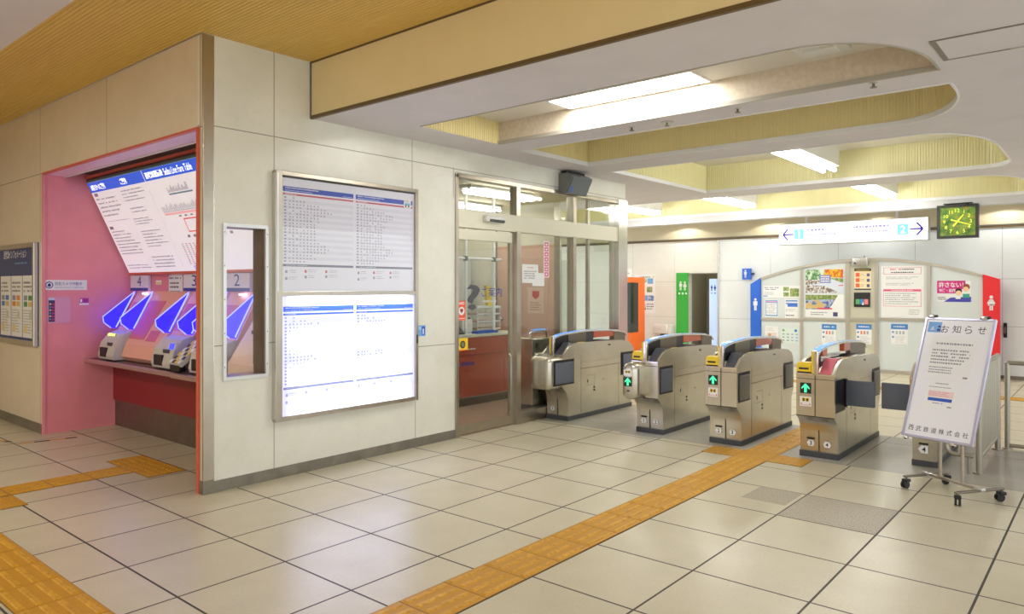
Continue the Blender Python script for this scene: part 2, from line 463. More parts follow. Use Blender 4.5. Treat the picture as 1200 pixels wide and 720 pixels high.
# ------------------------------------------------------------------ setting: floor
YA, XL, ZC, ZH = 5.06, 2.55, 2.88, 3.34
mb = MB()
def fq(x0, y0, x1, y1, mat, z=0): mb.quad((x0, y0, z), (x1, y0, z), (x1, y1, z), (x0, y1, z), mat)
fq(-5, -4.5, 6.46, 2.48, 'floor_tile_offset'); fq(-5, 2.48, 5.13, 12, 'floor_tile'); fq(5.13, 2.48, 6.46, 5.06, 'floor_tile')
fq(6.46, -4.5, 8.0, 5.06, 'granite'); fq(8.0, -4.5, 14.4, 5.06, 'floor_tile_far'); fq(8.36, 5.06, 14.4, 12, 'floor_tile_far')
fq(5.13, 5.06, 8.36, 12, 'granite_pink')
fq(4.765, 1.135, 5.365, 1.725, 'granite_patch', .0008); fq(5.0, 1.76, 5.365, 2.07, 'granite_patch', .0008)
fq(6.46, 1.83, 8.0, 2.33, 'concrete_patch', .0008); fq(6.46, 2.63, 8.0, 2.78, 'concrete_patch', .0008); fq(6.40, 3.5, 6.62, 3.95, 'concrete_patch', .0008)
mb.box(-5, -4.5, -.2, 14.4, 12, -.05, 'concrete_patch')
struct(mb.build('floor'))

# tactile paving ------------------------------------------------------------
m, t, p = new_mat('tactile_yellow'); n = NT(t); n.pos()
a = n.noise(n.g.outputs['Position'], 5, 6, .7); b = n.noise(n.g.outputs['Position'], 45, 4, .7)
c = n.mix(n.mapr(a, .3, .7, 0, 1), rgb(224, 170, 40), rgb(202, 146, 30)); c = n.mix(n.mapr(b, .45, .7, 0, .65), c, rgb(150, 108, 40))
t.links.new(c, p.inputs['Base Color']); p.inputs['Roughness'].default_value = .45
simple('tactile_joint', rgb(120, 88, 36), .6)
def tactile(name, x0, y0, x1, y1, kind, along, label):
    mb = MB(); mb.box(x0, y0, 0, x1, y1, .003, 'tactile_joint')
    nx = max(1, round((x1 - x0) / .3)); ny = max(1, round((y1 - y0) / .3)); sx = (x1 - x0) / nx; sy = (y1 - y0) / ny
    for i in range(nx):
        for j in range(ny):
            ax, ay = x0 + i * sx, y0 + j * sy; g = .0035
            mb.box(ax + g, ay + g, .0, ax + sx - g, ay + sy - g, .0045, 'tactile_flat')
            if kind == 'bar':
                for k in range(4):
                    if along == 'x': cx0, cx1 = ax + .012, ax + sx - .012; cy = ay + sy * (k + .5) / 4; q = [(cx0, cy - .017), (cx1, cy - .017), (cx1, cy + .017), (cx0, cy + .017)]; dx, dy = .006, .006
                    else: cy0, cy1 = ay + .012, ay + sy - .012; cx = ax + sx * (k + .5) / 4; q = [(cx - .017, cy0), (cx + .017, cy0), (cx + .017, cy1), (cx - .017, cy1)]; dx, dy = .006, .006
                    mx = sum(a for a, _ in q) / 4; my = sum(b for _, b in q) / 4
                    lo = [(a, b, .0045) for a, b in q]; hi = [(a - math.copysign(dx, a - mx), b - math.copysign(dy, b - my), .0095) for a, b in q]
                    mb.add(lo + hi, [(4, 5, 6, 7), (0, 1, 5, 4), (1, 2, 6, 5), (2, 3, 7, 6), (3, 0, 4, 7)], 'tactile_yellow')
            else:
                for u in range(5):
                    for w in range(5):
                        c = Vector((ax + sx * (u + .5) / 5, ay + sy * (w + .5) / 5, .0045))
                        lo = [c + Vector((.013 * math.cos(k * 1.0472), .013 * math.sin(k * 1.0472), 0)) for k in range(6)]
                        hi = [c + Vector((.008 * math.cos(k * 1.0472), .008 * math.sin(k * 1.0472), .005)) for k in range(6)]
                        mb.add(lo + hi, [tuple(range(6, 12))] + [(k, (k + 1) % 6, (k + 1) % 6 + 6, k + 6) for k in range(6)], 'tactile_yellow')
    return tag(mb.build(name), label, 'tactile paving')
tactile('tactile_paving', -1.0, 2.33, 6.16, 2.63, 'bar', 'x', 'long yellow ribbed guide strip crossing the open tiled floor toward the gates')
tactile('tactile_paving', 6.16, 2.03, 6.46, 2.93, 'dot', 'x', 'short yellow dotted warning band in front of the second and third gates')
tactile('tactile_paving', 6.46, 2.33, 8.0, 2.63, 'bar', 'x', 'yellow ribbed guide strip running through the passage between two gates')
tactile('tactile_paving', 1.06, 2.64, 1.36, 5.75, 'bar', 'y', 'worn yellow guide strip running toward the ticket machines, nearest the viewer')
tactile('tactile_paving', 1.06, 5.76, 1.66, 6.09, 'dot', 'y', 'yellow dotted corner block where the guide strip turns to the ticket machines')
tactile('tactile_paving', .8, 6.11, 2.5, 6.40, 'bar', 'x', 'narrow yellow ribbed strip leading to the dotted patch at the ticket machines')
tactile('tactile_paving', 2.5, 5.85, 2.80, 6.67, 'dot', 'y', 'yellow dotted warning patch in front of the ticket machine counter')
tactile('tactile_paving', 11.6, -3, 11.9, 4.2, 'bar', 'y', 'far yellow guide strip on the floor beyond the gates')

# floor tape marks by the ticket wall
def tape(pts, label, w=.05):
    mb = MB()
    for (a, b) in zip(pts[:-1], pts[1:]):
        a = Vector((*a, 0)); b = Vector((*b, 0)); d = (b - a); L = d.length; d.normalize(); s = Vector((-d.y, d.x, 0)) * w / 2
        k = 0; x = 0
        while x < L:
            e = min(x + .13, L); p0, p1 = a + d * x, a + d * e
            mb.prism([p0 - s, p1 - s, p1 + s, p0 + s], (0, 0, .0012), 'seam' if k % 2 else 'tape_yellow'); x = e; k += 1
    return tag(mb.build('floor_tape'), label, 'tape')
simple('tape_yellow', rgb(214, 164, 60), .5)
tape([(2.24, 8.07), (2.72, 7.98)], 'black and yellow striped tape on the floor by the pink wall end')
tape([(1.95, 8.9), (2.22, 8.25)], 'black and yellow striped tape on the floor beneath the framed notice board')

# ------------------------------------------------------------------ ceiling with four coffers
def coffer_outline(x0, x1, yl, yr, near, far):
    pts = [(x0, yl)]
    rx, ry = near
    for k in range(13 if rx > .06 else 1):
        a = math.pi / 2 * k / 12
        pts.append((x0 + rx * (1 - math.cos(a)), yr + ry * (1 - math.sin(a)))) if rx > .06 else pts.append((x0, yr))
    rx, ry = far
    if rx > .06:
        for k in range(13):
            a = math.pi / 2 * k / 12
            pts.append((x1 - rx * (1 - math.sin(a)), yr + ry * (1 - math.cos(a))))
    else: pts.append((x1, yr))
    pts.append((x1, yl))
    return pts
C1 = coffer_outline(4.22, 5.24, 4.58, .87, (.80, .62), (.02, .02))
C2 = coffer_outline(5.62, 6.82, 4.62, .87, (.02, .02), (1.0, .62))
C3 = coffer_outline(7.33, 9.9, 4.63, .90, (1.05, .55), (.5, .3))
C4 = coffer_outline(10.5, 13.0, 9.2, .92, (.9, .5), (.5, .3))
outer = [(3.453, -4.5), (14.4, -4.5), (14.4, 12), (8.36, 12), (8.36, 5.06), (3.453, 5.06)]
loops = [outer] + [list(reversed(c)) for c in (C1, C2, C3, C4)]
mb = MB()
pts = [Vector((x, y, 0)) for l in loops for x, y in l]
tris = tessellate_polygon([[Vector((x, y, 0)) for x, y in l] for l in loops])
tr = []
for a, b, c in tris:
    nrm = (pts[b] - pts[a]).cross(pts[c] - pts[a]).z
    tr.append((a, b, c) if nrm < 0 else (a, c, b))
mb.add([Vector((p.x, p.y, ZC)) for p in pts], tr, 'white_paint')
mb.box(3.47, -4.5, 3.42, 14.4, 5.2, 3.55, 'white_paint'); mb.box(8.36, 5.2, 3.42, 14.4, 12, 3.55, 'white_paint')
ceil = struct(mb.build('ceiling'))
def rib_profile(pts, pitch=.03, depth=.007, normal_sign=1):
    """points of a ribbed path along an open or closed polyline"""
    out = []
    for a, b in zip(pts[:-1], pts[1:]):
        a = Vector((a[0], a[1], 0)); b = Vector((b[0], b[1], 0)); L = (b - a).length
        if L < 1e-4: continue
        d = (b - a) / L; nn = Vector((-d.y, d.x, 0)) * normal_sign
        k = max(1, round(L / pitch)); q = L / k
        for i in range(k):
            s = a + d * (i * q)
            out += [s, s + d * (q * .66), s + d * (q * .72) + nn * depth, s + d * (q * .94) + nn * depth]
    out.append(Vector((pts[-1][0], pts[-1][1], 0)))
    return out
def coffer(name, out, ztop, mats, topmat, ribs=True):
    """lining from the soffit up to the coffer's own ceiling; mats = lining materials"""
    mb = MB(); loop = out + [out[0]]
    zl = ZC + .035
    def band(path, z0, z1, mat):
        n_ = len(path); vs = [Vector((p.x, p.y, z0)) for p in path] + [Vector((p.x, p.y, z1)) for p in path]
        mb.add(vs, [(i, i + 1, i + 1 + n_, i + n_) for i in range(n_ - 1)], mat)
    if ribs: band(rib_profile(loop), zl, ztop, mats[0])
    else: band([Vector((x, y, 0)) for x, y in loop], zl, ztop, mats[0])
    mb2 = MB()
    P = [Vector((x, y, 0)) for x, y in loop]
    # lip: a thin pale profile round the opening, 12 mm proud
    for a, b in zip(P[:-1], P[1:]):
        if (b - a).length < 1e-4: continue
        d = (b - a).normalized(); nn = Vector((-d.y, d.x, 0)) * .010
        a0, b0 = a - nn * .6, b - nn * .6; a1, b1 = a + nn, b + nn
        mb2.prism([(a0.x, a0.y, ZC - .006), (b0.x, b0.y, ZC - .006), (b1.x, b1.y, ZC - .006), (a1.x, a1.y, ZC - .006)], (0, 0, .045), 'lip_white' if name != 'plain' else 'grey_trim')
    mb.add([(x, y, ztop) for x, y in out], [tuple(range(len(out)))], topmat)
    o = mb.build('coffer_lining', ceil); mb2.build('coffer_lip', ceil)
    return o
# coffer one: left end ribbed, long sides plastered
mb = MB(); zt1 = 3.09
endp = rib_profile([C1[-1], C1[0]]); n_ = len(endp)
mb.add([Vector((p.x, p.y, ZC)) for p in endp] + [Vector((p.x, p.y, zt1)) for p in endp], [(i, i + 1, i + 1 + n_, i + n_) for i in range(n_ - 1)], 'yellow_rib')
mb.build('coffer_lining', ceil)
mb = MB(); P = [Vector((x, y, 0)) for x, y in C1]; n_ = len(P)
mb.add([Vector((p.x, p.y, ZC + .03)) for p in P] + [Vector((p.x, p.y, zt1)) for p in P], [(i, i + 1, i + 1 + n_, i + n_) for i in range(n_ - 1)], 'plaster_speck')
mb.add([(x, y, zt1) for x, y in C1], [tuple(range(n_))], 'coffer_white')
mb.build('coffer_lining', ceil)
mb = MB()
for a, b in zip(P[:-1], P[1:]):
    d = (b - a).normalized(); nn = Vector((-d.y, d.x, 0)) * .012; a1, b1 = a + nn, b + nn; a0, b0 = a - nn * .4, b - nn * .4
    mb.prism([(a0.x, a0.y, ZC - .004), (b0.x, b0.y, ZC - .004), (b1.x, b1.y, ZC - .004), (a1.x, a1.y, ZC - .004)], (0, 0, .034), 'trim_pale')
mb.build('coffer_lip', ceil)
coffer('c2', C2, 3.27, ['yellow_rib'], 'coffer_white'); coffer('c3', C3, 3.27, ['cream_rib'], 'coffer_white'); coffer('c4', C4, 3.27, ['cream_rib'], 'coffer_white')
# fascia beam between the two ceiling heights
mb = MB(); mb.box(3.453, -4.5, ZC + .02, 3.47, 5.06, ZH + .02, 'fascia_beige')
mb.build('fascia', ceil)
mb = MB(); mb.box(3.447, -4.5, ZC - .004, 3.475, 5.06, ZC + .022, 'brown_trim'); mb.box(3.445, -4.5, ZH - .012, 3.453, 5.06, ZH, 'brown_trim')
mb.box(3.445, 5.045, ZC, 3.458, 5.06, ZH, 'grey_trim'); mb.build('fascia_trim', ceil)
# access hatch frame
mb = MB(); hx0, hx1, hy0, hy1 = 4.60, 5.05, -.05, .82
for a in ((hx0, hy0, hx0 + .018, hy1), (hx1 - .018, hy0, hx1, hy1), (hx0 + .018, hy0, hx1 - .018, hy0 + .03), (hx0 + .018, hy1 - .03, hx1 - .018, hy1)):
    mb.box(a[0], a[1], ZC - .004, a[2], a[3], ZC + .004, 'grey_trim')
mb.box(hx0 + .018, hy0 + .03, ZC - .002, hx1 - .018, hy1 - .03, ZC + .002, 'white_paint')
mb.box(hx1 - .02, .42, ZC - .007, hx1 - .006, .48, ZC, 'steel_bright')
mb.build('access_hatch', ceil)
# high ribbed yellow ceiling and the plain ceiling beyond it
mb = MB()
prof = []; k = 0; x = 1.73
while x < 3.453:
    prof += [(x, ZH), (x + .021, ZH), (x + .0225, ZH + .005), (x + .0285, ZH + .005)]; x += .03
prof.append((3.453, ZH)); n_ = len(prof)
mb.add([(a, -4.5, z) for a, z in prof] + [(a, 5.06, z) for a, z in prof], [(i, i + n_, i + 1 + n_, i + 1) for i in range(n_ - 1)], 'ochre_rib')
pr2 = [q for q in prof if q[0] <= 2.56]; n2 = len(pr2)
mb.add([(a, 5.06, z) for a, z in pr2] + [(a, 12, z) for a, z in pr2], [(i, i + n2, i + 1 + n2, i + 1) for i in range(n2 - 1)], 'ochre_rib')
mb.quad((-5, -4.5, ZH), (-5, 12, ZH), (1.73, 12, ZH), (1.73, -4.5, ZH), 'white_paint')
mb.box(-5, -4.5, ZH + .05, 3.47, 12, ZH + .2, 'white_paint')
struct(mb.build('ceiling'))

# ------------------------------------------------------------------ walls
mb = MB(); T = .085
WX0, WX1, WZ0, WZ1 = 2.718, 3.045, .83, 1.955
for a in ((XL, 0, WX0, ZH), (WX0, 0, WX1, WZ0), (WX0, WZ1, WX1, ZH), (WX1, 0, 5.13, ZH), (5.13, 2.63, 8.36, ZH)):
    mb.box(a[0], YA, a[1], a[2], YA + T, a[3], 'wall_front_panel')
wf = struct(mb.build('wall_front'))
mb = MB()
for a in ((5.06 + T, 2.652, 8.40, ZH), (8.40, 0, 12, ZH)): mb.box(XL, a[0], a[1], XL + .14, a[2], a[3], 'wall_left_panel')
mb.box(XL - .0015, YA + .008, 0, XL + .05, YA + T - .03, ZH, 'wall_left_panel')
struct(mb.build('wall_left'))
mb = MB(); mb.box(XL - .004, YA - .006, 0, XL + .075, YA + .012, ZH - .005, 'steel'); mb.box(XL - .006, YA - .008, 0, XL + .078, YA + .05, .10, 'skirting')
mb.box(XL + .074, YA - .007, 0, XL + .08, YA, ZH - .005, 'steel_bright'); struct(mb.build('trim_1', bevel=.002))
mb = MB(); mb.box(XL + .078, YA - .008, 0, 5.13, YA, .085, 'skirting'); struct(mb.build('baseboard_front'))
mb = MB(); mb.box(XL - .008, 8.41, 0, XL, 12, .10, 'skirting'); struct(mb.build('baseboard_left'))
# back wall with the corridor opening and lit band
XB = 14.2
mb = MB()
for a in ((-4.5, 0, 6.36, 2.5, 'wall_back_panel'), (6.36, 1.80, 7.034, 2.5, 'wall_back_cream'), (7.034, 0, 8.42, 2.5, 'wall_back_cream'), (8.42, 2.3, 12, 2.5, 'wall_back_cream')):
    mb.box(XB, a[0], a[1], XB + .15, a[2], a[3], a[4])
mb.box(XB, -4.5, 2.54, XB + .15, 12, ZC + .1, 'wall_back_band')
wb = struct(mb.build('wall_back'))
mb = MB(); mb.box(XB - .03, -4.5, 2.485, XB + .05, 12, 2.515, 'brown_trim'); mb.box(XB - .04, -4.5, 2.52, XB + .05, 12, 2.535, 'grey_trim'); struct(mb.build('trim_2'))
mb = MB(); mb.box(XB - .01, -4.5, 0, XB, 6.36, .06, 'skirting'); mb.box(XB - .01, 7.05, 0, XB, 8.42, .06, 'skirting'); struct(mb.build('baseboard_back'))
mb = MB()   # corridor behind the doorway
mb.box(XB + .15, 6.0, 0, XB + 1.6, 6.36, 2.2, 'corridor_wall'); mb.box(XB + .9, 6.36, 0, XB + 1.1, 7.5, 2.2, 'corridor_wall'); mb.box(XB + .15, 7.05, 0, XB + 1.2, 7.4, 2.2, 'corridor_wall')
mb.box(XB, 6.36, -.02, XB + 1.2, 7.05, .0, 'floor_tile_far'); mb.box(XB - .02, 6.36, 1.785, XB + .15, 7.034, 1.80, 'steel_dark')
struct(mb.build('wall_corridor'))
mb = MB(); mb.box(XB + .8, 8.42, 0, XB + .9, 12, 2.6, 'wall_back_cream'); struct(mb.build('wall_far'))
mb = MB(); mb.cyl((XB - .015, 6.36, 0), (XB - .015, 6.36, 2.48), .018, 'steel_bright', 10); struct(mb.build('trim_3', smooth=True))


# unseen walls added to block daylight from the left side and end
mb = MB(); mb.box(-5.1, 0, 0, -5, 12, 3.4, 'entry_wall'); mb.box(-5, 12, 0, 2.6, 12.1, 3.4, 'entry_wall'); struct(mb.build('wall_daylight_block'))
mb = MB(); mb.box(13.0, -4.5, 2.755, 13.22, 12, 2.90, 'beam_grey'); mb.build('drop_beam', ceil)
# ------------------------------------------------------------------ alcove of the ticket machines
YP, XK = 8.396, 3.24
mb = MB()
mb.quad((XL, YP, 0), (3.9, YP, 0), (3.9, YP, 2.75), (XL, YP, 2.75), 'pink_wall')
mb.quad((XL + .14, YA + T, 0), (3.9, YA + T, 0), (3.9, YA + T, WZ0), (XL + .14, YA + T, WZ0), 'pink_wall')
mb.quad((3.42, YP, .7), (3.42, YA + T, .7), (3.42, YA + T, 1.70), (3.42, YP, 1.70), 'pink_panel')
mb.box(3.45, YA + T, 0, 3.55, YP, 2.9, 'maroon')
for a in ((XL + .005, XL + .20, 2.651),): mb.box(a[0], YA + T, a[2], a[1], YP, a[2] + .03, 'lilac_paint')
mb.box(XL + .20, YA + T, 2.70, 3.5, YP, 2.75, 'cove_brown'); mb.box(XL + .195, YA + T, 2.640, XL + .205, YP, 2.70, 'lip_white')
walcove = struct(mb.build('wall_alcove'))
mb = MB()   # red painted frame round the opening
mb.box(XL - .012, YA + T - .035, 0, XL + .03, YA + T, 2.665, 'pink_rail'); mb.box(XL - .012, YA + T - .035, 2.65, XL + .02, YP + .0, 2.668, 'pink_rail'); mb.box(XL - .008, YP - .01, 0, XL + .02, YP + .015, 2.66, 'pink_wall')
struct(mb.build('trim_4'))
mb = MB()
mb.box(XK, YA + T, 0, XK + .05, YP, .28, 'kick_steel'); mb.box(XK - .012, YA + T, .275, XK + .05, YP, .285, 'steel_dark')
mb.box(XK - .02, YA + T, .285, XK + .05, YP, .70, 'dark_red')
struct(mb.build('trim_5'))
# window in the front wall looking into the alcove
mb = MB(); w = .022
for a in ((WX0 - w, WZ0 - w, WX0 + .004, WZ1 + w), (WX1 - .004, WZ0 - w, WX1 + w, WZ1 + w), (WX0 + .004, WZ0 - w, WX1 - .004, WZ0 + .004), (WX0 + .004, WZ1 - .004, WX1 - .004, WZ1 + w)):
    mb.box(a[0], YA - .012, a[1], a[2], YA + .01, a[3], 'alu')
mb.box(WX1 - .006, YA + .01, WZ0, WX1, YA + .17, WZ1, 'kick_steel'); mb.box(WX0, YA + .01, WZ0, WX0 + .006, YA + .17, WZ1, 'steel_dark')
mb.box(WX0, YA + .01, WZ0, WX1, YA + .17, WZ0 + .006, 'steel'); mb.box(WX0, YA + .01, WZ1 - .006, WX1, YA + .17, WZ1, 'steel_dark')
for sx in (WX0 - w / 2, WX1 + w / 2):
    for k in range(5): mb.ball((sx, YA - .013, WZ0 + .08 + k * .25), .005, 'steel_dark', n=6)
w1 = struct(mb.build('window_1'))
mb = MB(); mb.box(WX0, YA + .08, WZ0, WX1, YA + .085, WZ1, 'clear_cover'); mb.build('window_pane', w1)
# ------------------------------------------------------------------ ticket gates
GX = 6.49
SIDE = [(6.60, .05), (6.595, .22), (6.58, .29), (6.545, .335), (6.49, .375), (6.49, .745), (6.555, .79), (6.615, .832), (6.67, .855), (6.78, .868), (6.95, .868),
        (7.3, .860), (7.71, .85), (7.86, .832), (7.95, .80), (8.0, .755), (8.02, .70), (8.02, .40), (7.985, .35), (7.955, .30), (7.95, .05)]
MID = [(6.602, .05), (6.597, .22), (6.582, .29), (6.547, .335), (6.492, .375), (6.492, .738), (6.53, .742), (6.68, .80), (7.3, .815), (7.9, .79), (8.005, .70), (8.005, .40), (7.95, .30), (7.945, .05)]
ARCH = [(6.485, .915), (6.54, .946), (6.62, .962), (6.73, .974), (7.0, .987), (7.26, .989), (7.55, .979), (7.85, .960), (8.0, .935), (8.06, .895)]
def gate(y0, y1, label, style, nums, pad, arrow=True, full=True, flaps_open=False, orange=((7.30, 7.74),), tagbox=True, panel=(6.78, 7.14)):
    """y0 = far side (left in the photograph), y1 = near side; left half carries the arrow"""
    yc = (y0 + y1) / 2; W = y0 - y1
    t = thing('ticket_gate', label, 'ticket gate', (7.2, yc, 0), 'automatic ticket gates in a row')
    mb = MB(); s = .028
    for a, b in ((y0, y0 - s), (y1 + s, y1)): mb.prism([(x, a, z) for x, z in SIDE], (0, b - a, 0), 'gate_steel')
    mb.prism([(x, y0 - s, z) for x, z in MID], (0, -(W - 2 * s), 0), 'gate_steel')
    # panel seams, front centre groove, screws and lock plates on both flanks
    for yy, sg in ((y1, -1), (y0, 1)):
        e = yy + sg * .0006
        def q(x0, z0, x1, z1, mat='seam'):
            P = [(x0, e, z0), (x1, e, z0), (x1, e, z1), (x0, e, z1)]
            mb.quad(*(P if sg < 0 else P[::-1]), mat)
        q(6.845, .06, 6.849, .72); q(7.655, .06, 7.659, .56); q(6.849, .565, 7.70, .569); q(6.849, .635, 7.70, .637, 'steel_dark')
        q(6.96, .36, 7.13, .363, 'steel_dark'); q(6.96, .475, 7.13, .478, 'steel_dark'); q(7.127, .36, 7.13, .478, 'steel_dark')
        q(6.975, .395, 6.99, .43); q(7.10, .285, 7.135, .305); q(7.10, .32, 7.135, .34); q(7.42, .80, 7.47, .815); q(7.30, .40, 7.325, .41, 'steel_dark')
    g = .003; mb.box(6.488, yc - g, .375, 6.492, yc + g, .74, 'seam'); mb.box(6.592, yc - g, .05, 6.6, yc + g, .30, 'seam')
    mb.box(6.4885, y1, .372, 6.50, y0, .379, 'seam'); mb.box(6.486, y1 - .001, .735, 6.54, y0 + .001, .750, 'gate_edge')
    mb.box(6.4895, y1 + .002, .700, 6.492, y0 - .002, .704, 'seam')
    mb.build('body', t, smooth=True)
    mb = MB(); mb.box(6.585, y1 - .006, 0, 7.965, y0 + .006, .052, 'plinth'); mb.build('plinth', t, bevel=.004)
    # deck channel, reader pads
    mb = MB()
    for a, b in ((y0 - s, yc + .026), (yc - .026, y1 + s)):
        mb.prism([(6.70, a, .822), (6.86, a, .852), (7.22, a, .850), (7.22, a, .80), (6.70, a, .79)], (0, b - a, 0), 'pad_grey')
        mb.prism([(7.22, a, .842), (7.34, a, .864), (7.50, a, .858), (7.52, a, .84), (7.52, a, .79), (7.22, a, .80)], (0, b - a, 0), 'dark_grey')
        mb.prism([(7.52, a, .852), (7.72, a, .846), (7.90, a, .815), (7.97, a, .76), (7.9, a, .74), (7.52, a, .79)], (0, b - a, 0), 'steel_dark')
        mb.box(6.94, b - .0, .851, 7.12, a, .853, 'steel_bright')
    mb.build('deck', t)
    for side, (a, b) in enumerate(((y0 - .006, yc + .03), (yc - .03, y1 + .03))):
        if side == 0 and tagbox: continue
        mb = MB(); mb.prism([(6.505, a, .748), (6.66, a, .875), (6.74, a, .872), (6.74, a, .75)], (0, b - a, 0), pad)
        mb.build('reader_pad', t, bevel=.006)
    for yy in (y1 + s * .5, y0 - s * .5): mb = MB(); mb.box(6.80, yy - .01, .866, 6.92, yy + .01, .871, 'tag_yellow'); mb.build('ticket_slot', t)
    if tagbox:
        mb = MB(); a, b = y0 - .004, yc + .035
        mb.prism([(6.488, a, .762), (6.492, a, .815), (6.515, a, .838), (6.60, a, .842), (6.60, a, .762)], (0, b - a, 0), 'tag_yellow')
        mb.box(6.492, b + .002, .745, 6.60, a - .002, .762, 'black_plastic'); mb.box(6.4885, b + .018, .780, 6.4905, a - .018, .798, 'seam'); mb.box(6.50, b + .02, .818, 6.5042, a - .02, .8235, 'seam')
        mb.build('ticket_guide', t, bevel=.005)
    # centre post and arch
    mb = MB(); mb.rbox((6.502, yc, .845), X3, Y3, Z3, .020, .026, .105, .008, 'gate_edge'); mb.box(6.481, yc + .012, .755, 6.486, yc + .028, .945, 'tag_yellow')
    mb.build('centre_post', t, smooth=True)
    mb = MB()
    lo = [(x, z - .020) for x, z in ARCH]
    for i in range(len(ARCH) - 1):
        (xa, za), (xb, zb) = ARCH[i], ARCH[i + 1]
        mat = 'gate_edge'
        mb.prism([(xa, yc + .030, za - .016), (xb, yc + .030, zb - .016), (xb, yc + .030, zb), (xa, yc + .030, za)], (0, -.060, 0), mat)
    mb.build('arch', t)
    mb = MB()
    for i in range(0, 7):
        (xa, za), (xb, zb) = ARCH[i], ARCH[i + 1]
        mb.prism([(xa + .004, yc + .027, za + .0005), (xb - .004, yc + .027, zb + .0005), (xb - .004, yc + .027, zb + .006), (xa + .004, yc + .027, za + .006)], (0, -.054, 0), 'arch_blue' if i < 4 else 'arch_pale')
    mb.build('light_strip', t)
    mb = MB()
    def zz(x):
        for (xa, za), (xb, zb) in zip(ARCH[:-1], ARCH[1:]):
            if xa <= x <= xb: return za + (zb - za) * (x - xa) / (xb - xa) - .014
        return .88
    def fin(x0, x1, zb, mat, w=.020):
        k = 6; top = [(x0 + (x1 - x0) * i / k, yc + w, zz(x0 + (x1 - x0) * i / k)) for i in range(k + 1)]
        mb.prism([(x0, yc + w, zb)] + top + [(x1, yc + w, zb)], (0, -2 * w, 0), mat)
    for q in ((panel[0], panel[1], 'steel_dark', .02), (7.76, 8.02, 'steel_dark', .02), (6.52, 6.78 if full else 6.60, 'black_plastic', .015)):
        mb = MB(); fin(q[0], q[1], .80, q[2], q[3]); mb.build('arch_support', t)
    for ox0, ox1 in orange:
        mb = MB(); fin(ox0, ox1, .893, 'sensor_orange', .022); mb.build('sensor_window', t)
    if full:
        mb = MB(); fin(7.14, 7.30, .80, 'dark_grey', .016); mb.build('arch_infill', t)
    # flaps in their pockets, both ends of each flank
    for yy, sg in ((y1, -1), (y0, 1)):
        for fx0, fx1, lean in ((6.525, 6.805, 0), (7.715, 8.0, 0)):
            if sg > 0 and style == 'bulge_all': continue
            if style == 'bulge_all' and fx0 < 7: yy = y1 - .006; fx0, fx1 = 6.315, 6.70
            mb = MB(); e = yy + sg * .001
            mb.box(fx0, yy - sg * .004, .415, fx1, e, .695, 'black_plastic')
            mb.build('flap_pocket', t)
            if flaps_open and sg < 0 and fx0 < 7: continue
            mb = MB(); mb.rbox(((fx0 + fx1) / 2, yy + sg * .006, .550), X3, Y3, Z3, (fx1 - fx0) / 2 - .024, .009, .118, .008, 'flap_rubber' if style != 'flat' else 'flap_grey')
            mb.build('flap', t, smooth=True)
    if flaps_open:
        mb = MB(); mb.rbox((6.80, y1 - .125, .567), X3, Y3, Z3, .011, .122, .113, .009, 'flap_rubber'); mb.build('flap', t, smooth=True)
        mb = MB(); mb.cyl((6.80, y1 - .01, .44), (6.80, y1 - .01, .69), .012, 'black_plastic', 10); mb.build('flap_hinge', t)
    # bulged fronts on the two older gates
    def front(x): return x
    ax = 6.4885
    if style in ('bulge_all', 'bulge_left'):
        mb = MB(); b0, b1 = (y0 + .004, y1 - .006) if style == 'bulge_all' else (y0 + .012, yc - .02)
        cx0, cx1 = (6.285, 6.60) if style == 'bulge_left' else (6.245, 6.76)
        mb.rbox(((cx0 + cx1) / 2, (b0 + b1) / 2, .555), X3, Y3, Z3, (cx1 - cx0) / 2, (b0 - b1) / 2, .185, .07, 'gate_steel', 6)
        mb.build('front_housing', t, smooth=True); ax = cx0 - .0005
    L = (yc + .012, y0 - .012)
    if arrow:
        ya, yb = (L[0] + L[1]) / 2 + .046, (L[0] + L[1]) / 2 - .046
        z1 = .665 if style == 'flat' else .60
        mb = MB(); sh = Sheet(mb, (ax, ya, z1 - .092), (0, -1, 0), (0, 0, 1)); sh.slab(0, 0, .092, .092, .006, 'arrow_dark')
        sh.poly([(.046, .086), (.012, .050), (.012, .036), (.036, .056), (.036, .008), (.056, .008), (.056, .056), (.080, .036), (.080, .050)][::-1], 'arrow_green', 2)
        mb.build('arrow_display', t)
        zs = z1 - .205 if style == 'flat' else z1 + .012
        mb = MB(); sh = Sheet(mb, (ax, ya + .002, zs), (0, -1, 0), (0, 0, 1)); hh = .085 if style == 'flat' else .06
        sh.slab(0, 0, .096, hh, .003, 'paper')
        sh.poly([(.018, hh * .45), (.048, hh * .55), (.078, hh * .45), (.078, hh * .92), (.048, hh * .80), (.018, hh * .92)], 'tag_yellow', 1)
        sh.rect(.026, hh * .52, .042, hh * .80, 'black_plastic', 2).rect(.054, hh * .52, .070, hh * .80, 'black_plastic', 2); sh.disc(.048, hh * .66, .009, 'tag_yellow', 3)
        if hh > .08: sh.rect(.008, .010, .088, .014, pc(220, 130, 130), 2); sh.disc(.012, .020, .006, pc(220, 80, 80), 2); sh.disc(.084, .020, .006, pc(220, 80, 80), 2)
        mb.build('card_sticker', t)
        if style != 'flat':
            mb = MB(); mb.box(ax - .002, yc + .055, .455, ax + .003, yc + .085, .470, 'black_plastic'); mb.build('sensor', t)
